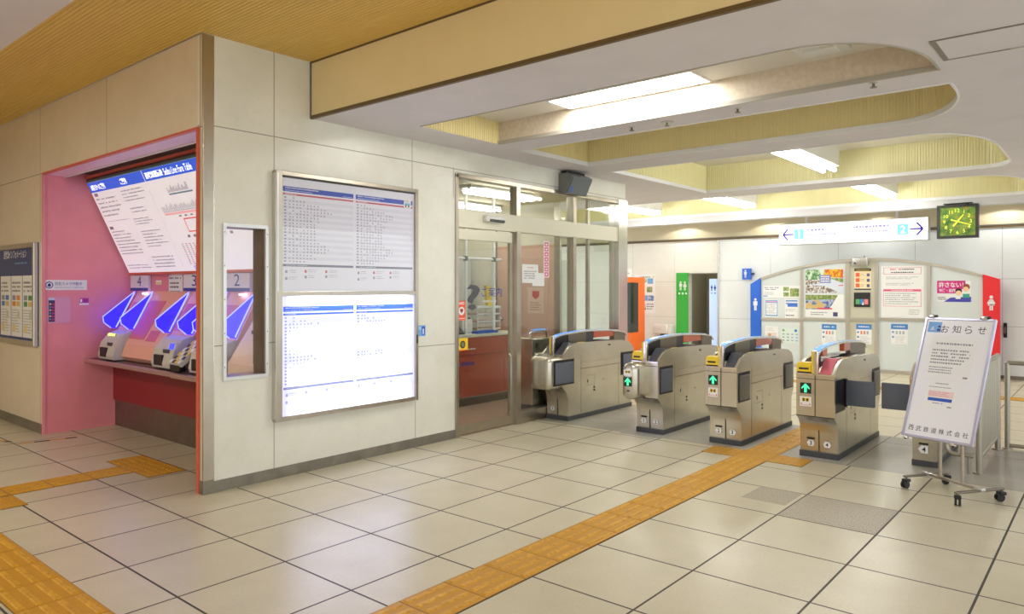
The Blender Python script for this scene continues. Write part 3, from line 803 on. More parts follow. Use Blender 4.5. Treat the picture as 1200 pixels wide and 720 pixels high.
    # lane numbers on the foot
    for k, nn in enumerate(nums):
        if nn is None: continue
        cy = yc + .068 if k == 0 else yc - .068
        mb = MB(); sh = Sheet(mb, (6.593, cy + .030, .093), (0, -1, 0), (0, 0, 1))
        pts = [(.030 + .028 * math.cos(2 * math.pi * q / 16), .030 + .028 * math.sin(2 * math.pi * q / 16)) for q in range(16)]
        if style == 'flat' or k == 0: pts = [(-.004 if k == 0 else 0, .030), (.012, .056), (.050, .056), (.060 if k == 0 else .066, .030), (.050, .004), (.012, .004)][::-1]
        if nums == ('1', None): pts = [(.030 + .028 * math.cos(2 * math.pi * q / 16), .030 + .028 * math.sin(2 * math.pi * q / 16)) for q in range(16)]
        sh.poly(pts, 'paper', 1); sh.text(nn, .018, .012, .042, .049, 'black_plastic', 2, True, True)
        if k == 0 and nums != ('1', None): sh.rect(-.004, .064, .062, .078, 'black_plastic', 1)
        mb.build('lane_number', t)
    return t
gate(5.03, 4.73, 'stainless ticket gate with a rounded nose, against the glazed office front', 'bulge_all', ('1', None), 'pad_grey', arrow=False, tagbox=False)
gate(3.85, 3.55, 'stainless ticket gate numbered 1 and 2 with one rounded and one flat front', 'bulge_left', ('1', '2'), 'pad_grey')
gate(3.04, 2.73, 'flat-fronted ticket gate numbered 2 and 3 beside the yellow strip', 'flat', ('2', '3'), 'pad_grey')
gate(2.185, 1.865, 'flat-fronted ticket gate numbered 3 and 4 with a pink reader pad', 'flat', ('3', '4'), 'pad_pink', flaps_open=True, full=False, orange=((6.63, 6.76), (7.28, 7.48)), panel=(7.48, 7.76))
# end unit behind the white board: one lane side only
t = thing('ticket_gate', 'narrow end gate numbered 4, half hidden behind the white sign board', 'ticket gate', (7.4, 1.24, 0), 'automatic ticket gates in a row')
mb = MB(); y0, y1, dx = 1.34, 1.16, .24
mb.prism([(x + dx, y0, z) for x, z in SIDE], (0, y1 - y0, 0), 'gate_steel'); mb.build('body', t, smooth=True)
mb = MB(); mb.box(6.60 + dx, y1 - .006, 0, 7.965 + dx, y0 + .006, .052, 'plinth'); mb.build('plinth', t, bevel=.004)
mb = MB(); mb.box(6.49 + dx - .004, y1, .738, 6.54 + dx, y0, .752, 'gate_edge'); mb.build('front_edge', t)
mb = MB(); sh = Sheet(mb, (6.593 + dx, 1.285, .11), (0, -1, 0), (0, 0, 1)); sh.poly([(-.012, .034), (.012, .066), (.062, .066), (.062, .002), (.012, .002)][::-1], 'paper', 1); sh.text('4', .018, .012, .046, .056, 'black_plastic', 2, True, True); sh.rect(-.006, .072, .064, .088, 'black_plastic', 1)
mb.build('lane_number', t)
mb = MB(); mb.box(6.80, y0 - .004, .415, 7.08, y0 + .001, .695, 'black_plastic'); mb.build('flap_pocket', t)
mb = MB(); mb.rbox((6.84, y0 + .122, .565), X3, Y3, Z3, .011, .116, .113, .009, 'flap_rubber'); mb.build('flap', t, smooth=True)

# ------------------------------------------------------------------ rolling notice board
ya = math.radians(-107); ti = math.radians(22)
U = Vector((math.cos(ya), math.sin(ya), 0)); NB = Vector((U.y, -U.x, 0)); VV = (Z3 * math.cos(ti) - NB * math.sin(ti)).normalized(); NN = U.cross(VV)
BC = Vector((6.06, .957, .838)); BW, BH = .485, .93
t = thing('notice_board', 'white sign board leaning on a wheeled stand in front of the last gate', 'sign board', (6.06, .95, 0))
O = BC - U * BW / 2 - VV * BH / 2
mb = MB(); mb.obox(BC - NN * .012, U, VV, NN, BW / 2 - .006, BH / 2 - .006, .008, 'white_board')
sh = Sheet(mb, O - NN * .004, U, VV)
sh.text('お', .125, .815, .178, .872, 'ink_black', 2); sh.text('知', .205, .815, .262, .875, 'ink_black', 2); sh.text('ら', .292, .815, .340, .875, 'ink_black', 2); sh.text('せ', .378, .818, .434, .872, 'ink_black', 2)
for k, ch in enumerate('西武鉄道株式会社'): sh.text(ch, .036 + k * .0535, .048, .036 + k * .0535 + .037, .087, 'ink_black', 2)
pnl = mb.build('panel', t)
mb = MB()
for a, b, c in ((BC + VV * (BH / 2 - .006), BW / 2, .009), (BC - VV * (BH / 2 - .006), BW / 2, .009)): mb.obox(a - NN * .008, U, VV, NN, b, c, .012, 'board_frame')
for s_ in (-1, 1): mb.obox(BC + U * s_ * (BW / 2 - .006) - NN * .008, U, VV, NN, .009, BH / 2, .012, 'board_frame')
mb.build('frame', t, bevel=.002)
for a, b in ((.045, BH), (BW - .075, BH)):   # pivot clamps on the top edge
    mb = MB(); c = O + U * a + VV * (b + .008); mb.rbox(c, U, VV, NN, .018, .014, .016, .005, 'steel_bright'); mb.ball(c + U * .028 + VV * .004, .013, 'black_plastic', n=8); mb.ball(c - U * .022 - VV * .004, .010, 'navy', n=8); mb.build('clamp', t, smooth=True)
for a in (.03, BW - .12):
    mb = MB(); c = O + U * a - VV * .012; mb.rbox(c, U, VV, NN, .02, .009, .014, .004, 'steel_bright'); mb.ball(c - VV * .006, .010, 'black_plastic', n=8); mb.build('clamp', t, smooth=True)
# stand
yb = math.radians(-125); UB = Vector((math.cos(yb), math.sin(yb), 0)); SC = Vector((6.06, .93, .095)); FB = Vector((UB.y, -UB.x, 0))
mb = MB(); mb.obox(SC, UB, FB, Z3, .235, .014, .010, 'steel'); mb.build('base_bar', t, bevel=.003)
for s_ in (-1, 1):
    c = SC + UB * s_ * .225; c.z = .088
    mb = MB(); mb.rbox(c - Vector((0, 0, .002)), UB, FB, Z3, .013, .21, .008, .005, 'steel_dark'); mb.rbox(c + Vector((0, 0, .008)), UB, FB, Z3, .032, .020, .012, .004, 'alu'); ft = mb.build('foot', t, smooth=True)
    for q in (-1, 1):
        e = c + FB * q * .19
        mb = MB(); d = FB.copy(); d.rotate(Matrix.Rotation(.5 * q + s_ * .3, 3, 'Z')); ax_ = Vector((-d.y, d.x, 0)); w0 = Vector((e.x, e.y, .027)) + d * .012
        for k in (-1, 1): mb.cyl(w0 + ax_ * (.012 * k - .007), w0 + ax_ * (.012 * k + .007), .027, 'black_plastic', 16)
        mb.rbox(Vector((e.x, e.y, .056)), d, ax_, Z3, .026, .022, .012, .006, 'black_plastic'); mb.cyl((e.x, e.y, .056), (e.x, e.y, .085), .008, 'steel_dark', 8)
        mb.build('caster', t, smooth=True)
for s_ in (-.105, .085):
    p0 = SC + UB * s_; p1 = Vector((p0.x, p0.y, 0)); 
    # the leg runs up behind the board to just under its pivot
    zt = .80 - .3 * 0
    while zt > .3:
        q = Vector((p0.x, p0.y, zt)); 
        if (q - BC).dot(NN) < -.035: break
        zt -= .02
    mb = MB(); mb.cyl((p0.x, p0.y, .10), (p0.x, p0.y, zt), .013, 'steel', 14); mb.build('leg', t, smooth=True)
def on_board(name, x, y, w_, h_, label, cat, draw, base='paper'):
    mb = MB(); s2 = Sheet(mb, O + U * x + VV * y - NN * .002, U, VV); s2.slab(0, 0, w_, h_, .0015, base); draw(s2, w_, h_); return tag(mb.build(name), label, cat)
def d1(s2, a, b):
    s2.lines(a * .12, b * .80, a * .92, b * .88, 1, 'ink_grey', 3, fill=.55, ragged=0); s2.lines(a * .06, b * .34, a * .93, b * .72, 5, 'ink_grey', 4, ragged=.25); s2.lines(a * .06, b * .12, a * .72, b * .30, 3, 'ink_grey', 5); s2.rect(a * .84, b * .05, a * .94, b * .09, 'ink_grey', 2)
def d2(s2, a, b):
    s2.lines(a * .28, b * .82, a * .70, b * .90, 1, 'ink_grey', 8, ragged=0); s2.lines(a * .08, b * .70, a * .92, b * .76, 1, 'ink_grey', 9); s2.rect(a * .10, b * .38, a * .92, b * .60, pc(240, 214, 214), 1); s2.lines(a * .12, b * .40, a * .9, b * .58, 3, pc(226, 160, 160), 10); s2.rect(a * .12, b * .24, a * .90, b * .35, pc(40, 90, 190), 1); s2.lines(a * .3, b * .13, a * .7, b * .2, 1, pc(100, 130, 200), 12); s2.rect(a * .78, b * .05, a * .92, b * .09, 'ink_grey', 2)
on_board('notice_sheet', .075, .455, .315, .325, 'larger printed sheet with rows of small text taped high on the white board', 'notice', d1)
on_board('notice_sheet', .105, .235, .215, .215, 'smaller printed sheet with a blue bar taped below on the white board', 'notice', d2)
def d3(s2, a, b):
    s2.poly([(a * .2, b * .2), (a * .55, b * .2), (a * .38, b * .6)], pc(220, 236, 250), 1); s2.disc(a * .85, b * .55, b * .12, 'navy', 1); s2.rect(a * .72, b * .1, a * .98, b * .35, 'navy', 1); s2.disc(a * .45, b * .3, b * .06, pc(200, 180, 150), 2)
on_board('illustrated_card', .028, .815, .095, .082, 'pale blue illustrated card at the top corner of the white board', 'card', d3, 'sticker_blue')

# ------------------------------------------------------------------ stainless railings right of the gates
def railing(p0, p1, n, label, h=1.0 * .99, zt=.985, zb=.13, posts=(True, True), top=True):
    p0 = Vector((*p0, 0)); p1 = Vector((*p1, 0))
    t = thing('railing', label, 'railing', p0)
    mb = MB(); mb.tube([p0 + Z3 * zt, p1 + Z3 * zt], .021, 'rail_steel', 12); mb.build('top_rail', t, smooth=True)
    mb = MB(); mb.tube([p0 + Z3 * zb, p1 + Z3 * zb], .018, 'rail_steel', 12); mb.build('bottom_rail', t, smooth=True)
    for k in range(1, n):
        q = p0.lerp(p1, k / n); mb = MB(); mb.cyl(q + Z3 * zb, q + Z3 * zt, .0085, 'rail_steel', 8); mb.build('baluster', t, smooth=True)
    for on, q in zip(posts, (p0, p1)):
        if on: mb = MB(); mb.cyl(q, q + Z3 * (zt + .005), .023, 'rail_steel', 12); mb.cyl(q, q + Z3 * .012, .045, 'rail_steel', 14); mb.build('post', t, smooth=True)
    return t
simple('rail_steel', rgb(176, 170, 156), .34, .9)
railing((6.86, .865), (8.0, .865), 11, 'stainless railing with close bars running back from behind the white board', zt=.87)
railing((8.09, .80), (8.09, -2.6), 12, 'stainless railing with wide spaced bars in front of the far white wall', zt=.80, zb=.035)
# rounded end panel at the front corner
t = thing('railing', 'short rounded railing end low behind the legs of the white board', 'railing', (6.83, .99, 0))
mb = MB(); R_ = .07; yl, yr, z0 = 1.09, .90, .14
pts = [(6.83, yr, z0)] + [(6.83, yl - R_ + R_ * math.sin(a * math.pi / 12), z0 + R_ - R_ * math.cos(a * math.pi / 12)) for a in range(7)] + [(6.83, yl, .86)]
mb.tube(pts, .017, 'rail_steel', 10); mb.build('end_loop', t, smooth=True)
mb = MB(); mb.cyl((6.83, 1.0, z0), (6.83, 1.0, .85), .008, 'rail_steel', 8); mb.build('baluster', t, smooth=True)
mb = MB(); mb.tube([(6.83, yl, .86), (6.83, yr, .86)], .017, 'rail_steel', 10); mb.build('top_rail', t, smooth=True)
mb = MB(); mb.cyl((6.83, .93, 0), (6.83, .93, z0), .014, 'rail_steel', 10); mb.build('post', t, smooth=True)
# ------------------------------------------------------------------ timetable case on the front wall
t = thing('timetable_case', 'large steel-framed timetable case on the white panel wall, lower half glowing', 'timetable case', (3.84, YA, .45))
PX0, PX1, PZ0, PZ1, PZM = 3.105, 4.59, .45, 2.415, 1.45
fr = MB()
def bar(mb, x0, z0, x1, z1, d0, d1, mat): mb.box(x0, YA - d1, z0, x1, YA - d0, z1, mat)
for a in ((PX0, PZ0, PX0 + .055, PZ1), (PX1 - .035, PZ0, PX1, PZ1)): bar(fr, *a, 0, .055, 'steel')
for z0, z1 in ((PZ0, PZ0 + .035), (PZM - .018, PZM + .018), (PZ1 - .035, PZ1)): bar(fr, PX0 + .055, z0, PX1 - .035, z1, 0, .053, 'steel')
fr.box(PX0 - .004, YA - .052, PZ0 + .02, PX0 + .012, YA, PZ1 - .02, 'steel_bright')
fr.build('frame', t, bevel=.003)
mb = MB(); mb.box(PX0 + .006, YA - .058, PZM + .02, PX0 + .02, YA - .05, PZ1 - .02, 'alu'); mb.box(PX1 - .022, YA - .059, .98, PX1 - .010, YA - .05, 1.06, 'black_plastic'); mb.build('latch', t)
IX0, IX1 = PX0 + .055, PX1 - .035
def timetable(sh, W, H, cols, blue, red, grey, ink, seed, redbar=True):
    R = random.Random(seed)
    for (a, b) in cols:
        w_ = b - a
        sh.rect(a, H * .868, b, H * .912, blue, 1); sh.rect(a, H * .838, b, H * .853, red, 1)
        sh.lines(a + .02, H * .892, a + w_ * .48, H * .906, 1, 'ink_white', R.random(), 3, .7, 0); sh.lines(a + .02, H * .874, a + w_ * .40, H * .883, 1, 'ink_white', R.random(), 3, .6, 0); sh.lines(b - w_ * .16, H * .872, b - .01, H * .882, 1, 'ink_white', R.random(), 3, .6, 0)
        sh.lines(a + .02, H * .840, a + w_ * .2, H * .851, 1, 'ink_white', R.random(), 3, .6, .2)
        sh.rect(a, H * .218, b, H * .238, grey, 1); sh.lines(a + .03, H * .222, a + w_ * .34, H * .234, 1, 'ink_white', R.random(), 3, .5, .1)
        rows = 21; top, bot = H * .83, H * .25; rh = (top - bot) / rows
        lens = [2, 5, 9, 12, 13, 11, 9, 9, 8, 8, 8, 8, 8, 8, 9, 11, 12, 11, 9, 8, 5][:rows]
        for i in range(rows):
            y = top - (i + .5) * rh
            if i % 2: sh.rect(a, y - rh / 2, b, y + rh / 2, 'tint_row' if redbar else ink[1], 1)
            sh.rect(a + .012, y - rh * .22, a + .030, y + rh * .22, ink[0], 2)
            for k in range(lens[i]):
                x = a + .055 + k * w_ * .048 + R.uniform(-.003, .003)
                if R.random() < .12: continue
                sh.rect(x, y - rh * .24, x + .013, y + rh * .10, ink[0], 2)
                if R.random() < .35: sh.rect(x, y + rh * .18, x + .010, y + rh * .32, ink[0], 2)
        for k, (fx, fy, c) in enumerate(((.03, .16, ink[0]), (.29, .165, ink[2]), (.29, .115, ink[0]), (.58, .165, ink[2]), (.58, .12, ink[0]), (.03, .10, ink[0]))):
            sh.rect(a + w_ * fx, H * fy, a + w_ * fx + .02, H * fy + .022, c, 1); sh.lines(a + w_ * fx + .035, H * fy, a + w_ * (fx + .19), H * fy + .03, 2, ink[0], k, 2, .35, .4)
simple('ink_white', rgb(235, 238, 250), .5)
simple('tint_row', rgb(226, 226, 242), .35, coat=.9)
simple('tt_ink', rgb(158, 154, 174), .5)
H1 = PZ1 - PZM - .053; W1 = IX1 - IX0
mb = MB(); sh = Sheet(mb, (IX0, YA - .030, PZM + .018), (1, 0, 0), (0, 0, 1)); sh.slab(0, 0, W1, H1, .02, 'poster_lilac')
timetable(sh, W1, H1, ((.018, .70), (.725, W1 - .02)), pc(64, 92, 196), pc(204, 92, 112), pc(120, 124, 150), ('tt_ink', 'tint_row', pc(210, 110, 120)), 3)
sh.rect(W1 - .125, H1 * .84, W1 - .04, H1 * .925, 'paper', 3); sh.rect(W1 - .115, H1 * .865, W1 - .05, H1 * .885, pc(120, 190, 210), 4); sh.rect(W1 - .11, H1 * .845, W1 - .095, H1 * .865, 'black_plastic', 4); sh.rect(W1 - .075, H1 * .845, W1 - .06, H1 * .865, 'black_plastic', 4); sh.lines(W1 - .12, H1 * .89, W1 - .045, H1 * .92, 2, 'tt_ink', 2, 4)
sh.rect(0, H1 * .985, W1, H1, 'dark_grey', 1)
mb.build('timetable_sheet', t)
mb = MB(); mb.box(IX0, YA - .046, PZM + .018, IX1, YA - .042, PZ1 - .035, 'clear_cover'); mb.build('glass_cover', t)
H2 = PZM - .018 - PZ0 - .035
mb = MB(); sh = Sheet(mb, (IX0, YA - .036, PZ0 + .035), (1, 0, 0), (0, 0, 1)); sh.slab(0, 0, W1, H2, .02, 'lit_sheet')
simple('lit_white', rgb(250, 250, 255), .4, emit=1.2)
_iw = MATS['ink_white']; MATS['ink_white'] = MATS['lit_white']
timetable(sh, W1, H2, ((.018, .70), (.725, W1 - .02)), 'lit_blue', 'lit_blue', 'lit_grey', ('lit_ink', 'lit_sheet', 'lit_ink'), 5, False)
MATS['ink_white'] = _iw
mb.build('lit_timetable_sheet', t)['label'] = 'glowing white timetable sheet with blue headings'

mb = MB(); sh = Sheet(mb, (4.628, YA - .002, 1.038), (1, 0, 0), (0, 0, 1)); sh.slab(0, 0, .10, .102, .002, 'sticker_blue'); sh.rect(.05, .01, .092, .092, 'blue_panel', 1); sh.rect(.01, .06, .045, .09, pc(170, 210, 245), 1); sh.disc(.07, .06, .010, 'paper', 2); sh.rect(.062, .02, .078, .05, 'paper', 2)
tag(mb.build('wall_sticker'), 'small square blue sticker on the white wall between timetable case and glass door', 'sticker')

# ------------------------------------------------------------------ ticket machine counter, machines, fare board
t = thing('ticket_counter', 'dark narrow ledge running under the ticket machines', 'counter', (3.0, 6.8, .70))
mb = MB(); mb.prism([(2.95, YP - .004, .715), (2.95, YP - .004, .745), (3.225, YP - .004, .755), (3.225, YP - .004, .715)], (0, -(YP - YA - T - .01), 0), 'counter_dark')
mb.build('ledge', t)
mb = MB(); mb.box(2.925, 6.35, .708, 2.955, YP, .75, 'salmon_steel'); mb.box(2.90, YA + T, .708, 2.955, 6.35, .75, 'salmon_steel'); mb.build('front_edge', t, bevel=.006)
simple_late = None
def fascia_x(z): return 3.14 + (3.42 - 3.14) * (z - .755) / (1.46 - .755)
def machine(yl, yr, num, label, kind, pc_=None, group='ticket machines in the pink alcove'):
    """slanted ticket machine between yl (far) and yr (near); num on a plaque above"""
    t = thing('ticket_machine', label, 'ticket machine', (3.1, (yl + yr) / 2, .755), group)
    yc = (yl + yr) / 2
    mb = MB(); mb.prism([(3.12, yl, .757), (3.12, yl, .90), (3.415, yl, 1.46), (3.415, yl, .757)], (0, yr - yl, 0), 'salmon' if kind != 'panel' else 'salmon')
    mb.build('body', t)
    # sloped coin and note unit
    a, b = (yl - .03, yr + .03) if kind == 'four' else (yl - .05, yr + .0)
    mb = MB(); mb.prism([(3.0, a, .757), (2.99, a, .80), (3.02, a, .93), (3.10, a, 1.02), (3.18, a, 1.05), (3.22, a, 1.03), (3.22, a, .757)], (0, b - a, 0), 'machine_grey')
    un = mb.build('cash_unit', t, bevel=.008)
    mb = MB(); mb.rbox((3.0, (a * .66 + b * .34), .83), X3, Y3, Z3, .012, abs(a - b) * .22, .05, .008, 'black_plastic'); mb.rbox((3.02, (a * .35 + b * .65), .915), X3, Y3, Z3, .012, abs(a - b) * .16, .018, .006, 'dark_grey'); mb.build('coin_tray', t)
    if kind == 'four':
        mb = MB()
        for k in (-1, 0, 1): mb.rbox((3.085, yc + .09 * k + .03, 1.005), X3, Y3, Z3, .012, .032, .012, .005, 'slot_glow' if k > -1 else 'machine_grey')
        mb.build('note_slot', t)
    if kind == 'three':
        mb = MB(); q = Vector((3.035, b + .07, .93)); v_ = Vector((.25, 0, 1)).normalized(); n_ = Vector((-1, 0, .25)).normalized(); mb.rbox(q, Y3, v_, n_, .058, .072, .01, .006, 'machine_grey'); mb.obox(q + n_ * .0105, Y3, v_, n_, .046, .058, .001, 'screen_blue'); mb.build('touch_screen', t)
        # keyboard slope on the near side
        mb = MB(); v_ = Vector((.30, 0, .24)).normalized(); c = Vector((3.07, yr - .17, .91)); n_ = Vector((-v_.z, 0, v_.x)); mb.obox(c, Y3, v_, n_, .10, .15, .02, 'machine_grey')
        for i in range(6):
            for j in range(4): mb.obox(c + Y3 * (-.075 + j * .05) + v_ * (-.13 + i * .05) + n_ * .023, Y3, v_, n_, .018, .016, .005, ('paper', 'tag_yellow', 'dark_grey')[(i * 2 + j) % 3])
        mb.build('keypad', t)
        mb = MB(); mb.rbox((2.985, yr - .14, .79), X3, Y3, Z3, .03, .09, .035, .008, 'black_plastic'); mb.rbox((2.98, yr - .12, .828), X3, Y3, Z3, .015, .04, .006, .003, 'sticker_blue'); mb.build('card_reader', t)
    # red card insert panel in the slope
    mb = MB(); e = .003
    mb.prism([(fascia_x(1.08) - .055, yl - .02, 1.085), (fascia_x(1.40) - .012, yl - .02, 1.40), (fascia_x(1.40) - .004, yl - .02, 1.40), (fascia_x(1.08) - .045, yl - .02, 1.085)], (0, yr - yl + .04, 0), 'slope_panel'); mb.build('front_panel', t)
    # plaque with lane number, lamp under it
    mb = MB(); w_ = .44; pyl = (yc if pc_ is None else pc_) + w_ / 2; sh = Sheet(mb, (3.385, pyl, 1.465), (0, -1, 0), (0, 0, 1)); sh.slab(0, 0, w_, .165, .03, 'plaque_grey'); sh.rect(0, 0, w_, .030, 'navy', 1)
    sh.text(num, w_ * .40, .048, w_ * .62, .155, 'navy', 2); mb.build('number_plaque', t)
    mb = MB(); mb.rbox((3.375, yc - .03, 1.435), X3, Y3, Z3, .012, .05, .010, .004, 'led_white'); mb.build('lamp', t)
    # two glowing blue privacy screens
    for yy in (yl, yr):
        prof = [(3.375, 1.455), (3.22, 1.33), (3.05, 1.19), (3.06, 1.13), (3.13, 1.07), (3.19, 1.06)]
        mb = MB(); mb.prism([(x, yy + .004, z) for x, z in prof], (0, -.008, 0), 'blue_acrylic'); wing = mb.build('privacy_screen', t)
        mb = MB()
        mb.tube([(x, yy, z) for x, z in prof[:5]], .0055, 'led_blue_edge', 6); mb.build('glowing_edge', wing)
        mb = MB(); mb.tube([(3.368, yy, 1.44), (3.18, yy, 1.075)], .008, 'led_blue_edge', 6); mb.build('light_bar', wing)
    return t
machine(8.22, 7.78, '4', 'ticket machine under plaque 4, farthest in beside the pink end wall', 'four', 8.14)
machine(6.98, 6.53, '3', 'ticket machine with a keypad and blue touch screen under plaque 3', 'three', 6.9)
machine(6.25, 5.76, '2', 'ticket machine under plaque 2, seen through the small window in the wall', 'two', 6.10)
# blank fascia between machines
t = thing('machine_fascia', 'pink and salmon sloping fascia between the ticket machines numbered 4 and 3', 'fascia', (3.1, 7.4, .755))
mb = MB(); mb.prism([(3.10, 7.775, .757), (3.06, 7.775, .80), (3.10, 7.775, .93), (3.415, 7.775, 1.46), (3.415, 7.775, .757)], (0, -.79, 0), 'salmon'); mb.build('body', t)
def slope_rect(y0, z0, y1, z1, mat, name):
    mb = MB(); s_ = lambda z: 3.10 + .315 * (z - .93) / .53 - .002
    mb.prism([(s_(z0), y0, z0), (s_(z1), y0, z1), (s_(z1) - .003, y0, z1 + .002), (s_(z0) - .003, y0, z0 + .002)], (0, y1 - y0, 0), mat); return mb.build(name, t)
slope_rect(7.765, .98, 7.42, 1.36, 'slope_panel', 'front_panel'); slope_rect(7.36, .97, 7.16, 1.07, 'slope_panel', 'cover_plate'); slope_rect(7.30, 1.10, 7.10, 1.22, 'black_plastic', 'display')
t = thing('machine_fascia', 'pale beige fascia seen through the small wall window beside plaque 2', 'fascia', (3.1, 5.4, .755))
mb = MB(); mb.prism([(3.03, 5.60, .757), (3.03, 5.60, .88), (3.415, 5.60, 1.46), (3.415, 5.60, .757)], (0, -.38, 0), 'salmon_pale'); mb.build('body', t)
mb = MB(); mb.rbox((3.17, 5.45, 1.13), X3, Y3, Z3, .006, .02, .015, .004, 'black_plastic'); mb.build('lock', t)
# fare board: leaning backlit sheet, header towards the hall
FA = Vector((2.935, 0, 2.595)); FBm = Vector((3.36, 0, 1.66)); yl, yr = 8.33, YA + T + .03
vv = (FA - FBm).normalized(); L = (FA - FBm).length; Wf = yl - yr
t = thing('fare_board', 'leaning backlit fare board above the ticket machines with a blue header', 'fare board', (3.36, 6.8, 1.66))
mb = MB(); sh = Sheet(mb, (FBm.x, yl, FBm.z), (0, -1, 0), vv); sh.slab(0, 0, Wf, L, .03, 'fare_light')
HB = L * .895
xs = 1.30  # boundary between guide part and fare table
sh.rect(0, HB, xs, L, 'fare_blue', 1); sh.rect(xs + .012, HB, Wf, L, 'fare_blue', 1)
sh.text('お客さまへのご案内', .05, HB + .02, .40, L - .025, 'led_text', 2, True); sh.text('ご案内', .78, HB + .02, .92, L - .025, 'led_text', 2, True)
sh.text('西武線運賃表', xs + .05, HB + .02, xs + .40, L - .025, 'led_text', 2, True); sh.text('Seibu Line Fare Table', xs + .43, HB + .02, xs + .95, L - .025, 'led_text', 2)
sh.rect(.66, .02, .662, HB, 'fare_grey', 1); sh.rect(xs + .004, .01, xs + .008, HB, 'fare_ink', 1)
k = 0
for (x0, x1, y0, y1, n_, h_) in ((.05, .58, .62, .84, 5, 1), (.05, .62, .20, .48, 8, 1), (.05, .62, .04, .10, 2, 0), (.70, 1.24, .74, .87, 4, 0), (.74, 1.2, .62, .69, 2, 0), (.70, 1.24, .50, .58, 3, 0), (.74, 1.24, .26, .45, 6, 0), (.72, 1.25, .04, .18, 4, 0)):
    k += 1
    sh.lines(x0, y0 * L, x1, y1 * L, n_, 'fare_ink', k, 2, .42, .45)
    if h_: sh.rect(x0, y1 * L + .01, x0 + .09, y1 * L + .045, 'fare_ink', 2)
sh.rect(.05, .575 * L, .6, .58 * L, 'fare_grey', 1)
R = random.Random(9)
for k in range(51):   # line map: station ticks above a pink line
    x = xs + .10 + k * .032
    sh.rect(x, .60 * L, x + .012, (.62 + .05 * R.random()) * L, 'fare_ink', 2); sh.rect(x, .585 * L, x + .018, .595 * L, 'fare_ink', 2)
sh.rect(xs + .10, .555 * L, Wf - .05, .578 * L, 'fare_pink', 1)
for k in range(20): sh.rect(xs + .35 + k * .02, .76 * L, xs + .36 + k * .02, (.78 + .05 * R.random()) * L, 'fare_ink', 2)
sh.rect(xs + .35, .735 * L, xs + .80, .75 * L, pc(150, 190, 220), 1)
for (a, b, c, d) in ((.42, .50, 1.2, .513), (.42, .38, 1.2, .393), (.42, .38, .434, .513), (1.19, .38, 1.2, .513), (.7, .38, .71, .513)): sh.rect(xs + a, b * L, xs + c, d * L, 'fare_red', 2)
for k in range(16): sh.rect(xs + .36 + (k % 8) * .11, (.33 if k < 8 else .53) * L, xs + .36 + (k % 8) * .11 + .05, (.355 if k < 8 else .545) * L, 'fare_ink', 3)
for k in range(8):
    for j in range(12): sh.rect(xs + .17 + k * .075, (.07 + j * .018) * L, xs + .17 + k * .075 + .035, (.078 + j * .018) * L, 'fare_ink' if (k + j) % 3 else 'fare_red', 2)
sh.text('SEIBU', xs + .22, .015, xs + .42, .055, 'fare_blue', 2, True)
mb.build('sheet', t)
mb = MB()
mb.box(2.93, yr, 2.645, 2.975, yl + .05, 2.672, 'pink_rail'); mb.box(2.945, yr, 2.622, 2.985, yl + .05, 2.645, 'maroon'); mb.box(2.93, yr, 2.60, 2.955, yl, 2.622, 'teal_grey'); mb.build('top_rail', t)
mb = MB(); mb.obox((3.375, (yl + yr) / 2, 1.647), Y3, X3, Z3, Wf / 2, .02, .010, 'pink_rail'); mb.build('bottom_rail', t)

# papers in the alcove
def ptag(name, o, u, v, w_, h_, label, cat, draw, base='paper', th=.003): return paper(name, o, u, v, w_, h_, label, cat, draw, base, th)
mU = (0, -1, 0); mZ = (0, 0, 1)
def d(s, a, b):
    s.lines(a * .06, b * .80, a * .9, b * .93, 1, 'navy', 1, ragged=.1); s.lines(a * .1, b * .5, a * .9, b * .76, 2, 'ink_black', 2, ragged=.2); s.lines(a * .08, b * .26, a * .92, b * .46, 3, 'ink_grey', 3); s.poly([(a * .08, b * .22), (a * .2, b * .05), (a * .5, b * .08), (a * .5, b * .2)], 'navy', 1)
ptag('notice', (3.414, 7.50, 1.335), mU, (.0, 0, 1), .30, .30, 'white notice with bold lines on the pink wall between plaques 4 and 3', 'notice', d)
ptag('notice', (3.414, 7.80, 1.53), mU, mZ, .13, .045, 'tiny white and yellow label on the pink wall beside plaque 4', 'label', lambda s, a, b: s.rect(a * .1, b * .2, a * .9, b * .5, 'tag_yellow', 1))
ptag('notice', (3.414, 7.83, 1.34), mU, mZ, .17, .11, 'small blank lilac card on the pink wall right of plaque 4', 'card', lambda s, a, b: s.rect(a * .05, b * .05, a * .95, b * .95, 'plaque_grey', 1))
PU = (1, 0, 0)
def d(s, a, b):
    s.disc(.052, b * .5, .036, 'navy', 1); s.disc(.052, b * .5, .027, 'paper', 2); s.disc(.052, b * .47, .016, 'navy', 3); s.rect(.045, b * .6, .06, b * .66, 'navy', 3)
    s.text('防犯カメラ作動中', .105, b * .46, a * .88, b * .80, 'navy', 2); s.text('Security Camera in Operation', .105, b * .18, a * .92, b * .34, pc(90, 110, 180), 2)
ptag('camera_sign', (2.552, YP - .004, 1.472), PU, mZ, .405, .105, 'white security camera sign with Japanese text on the pink end wall', 'sign', d)
def d(s, a, b):
    s.rect(.006, b * .06, a * .30, b * .98, pc(60, 60, 110), 1); s.rect(.006, b * .88, a * .30, b * .98, pc(200, 210, 240), 2)
    for k in range(6): s.disc(a * .1, b * (.16 + .115 * k), .010, pc(210, 200, 160) if k % 2 else pc(90, 140, 200), 2); s.rect(a * .17, b * (.12 + .115 * k), a * .28, b * (.18 + .115 * k), pc(200, 60, 110), 2)
ptag('notice', (2.592, YP - .004, 1.13), PU, mZ, .21, .27, 'pale pink notice with a strip of coloured symbols on the pink end wall', 'notice', d, 'pink_card')
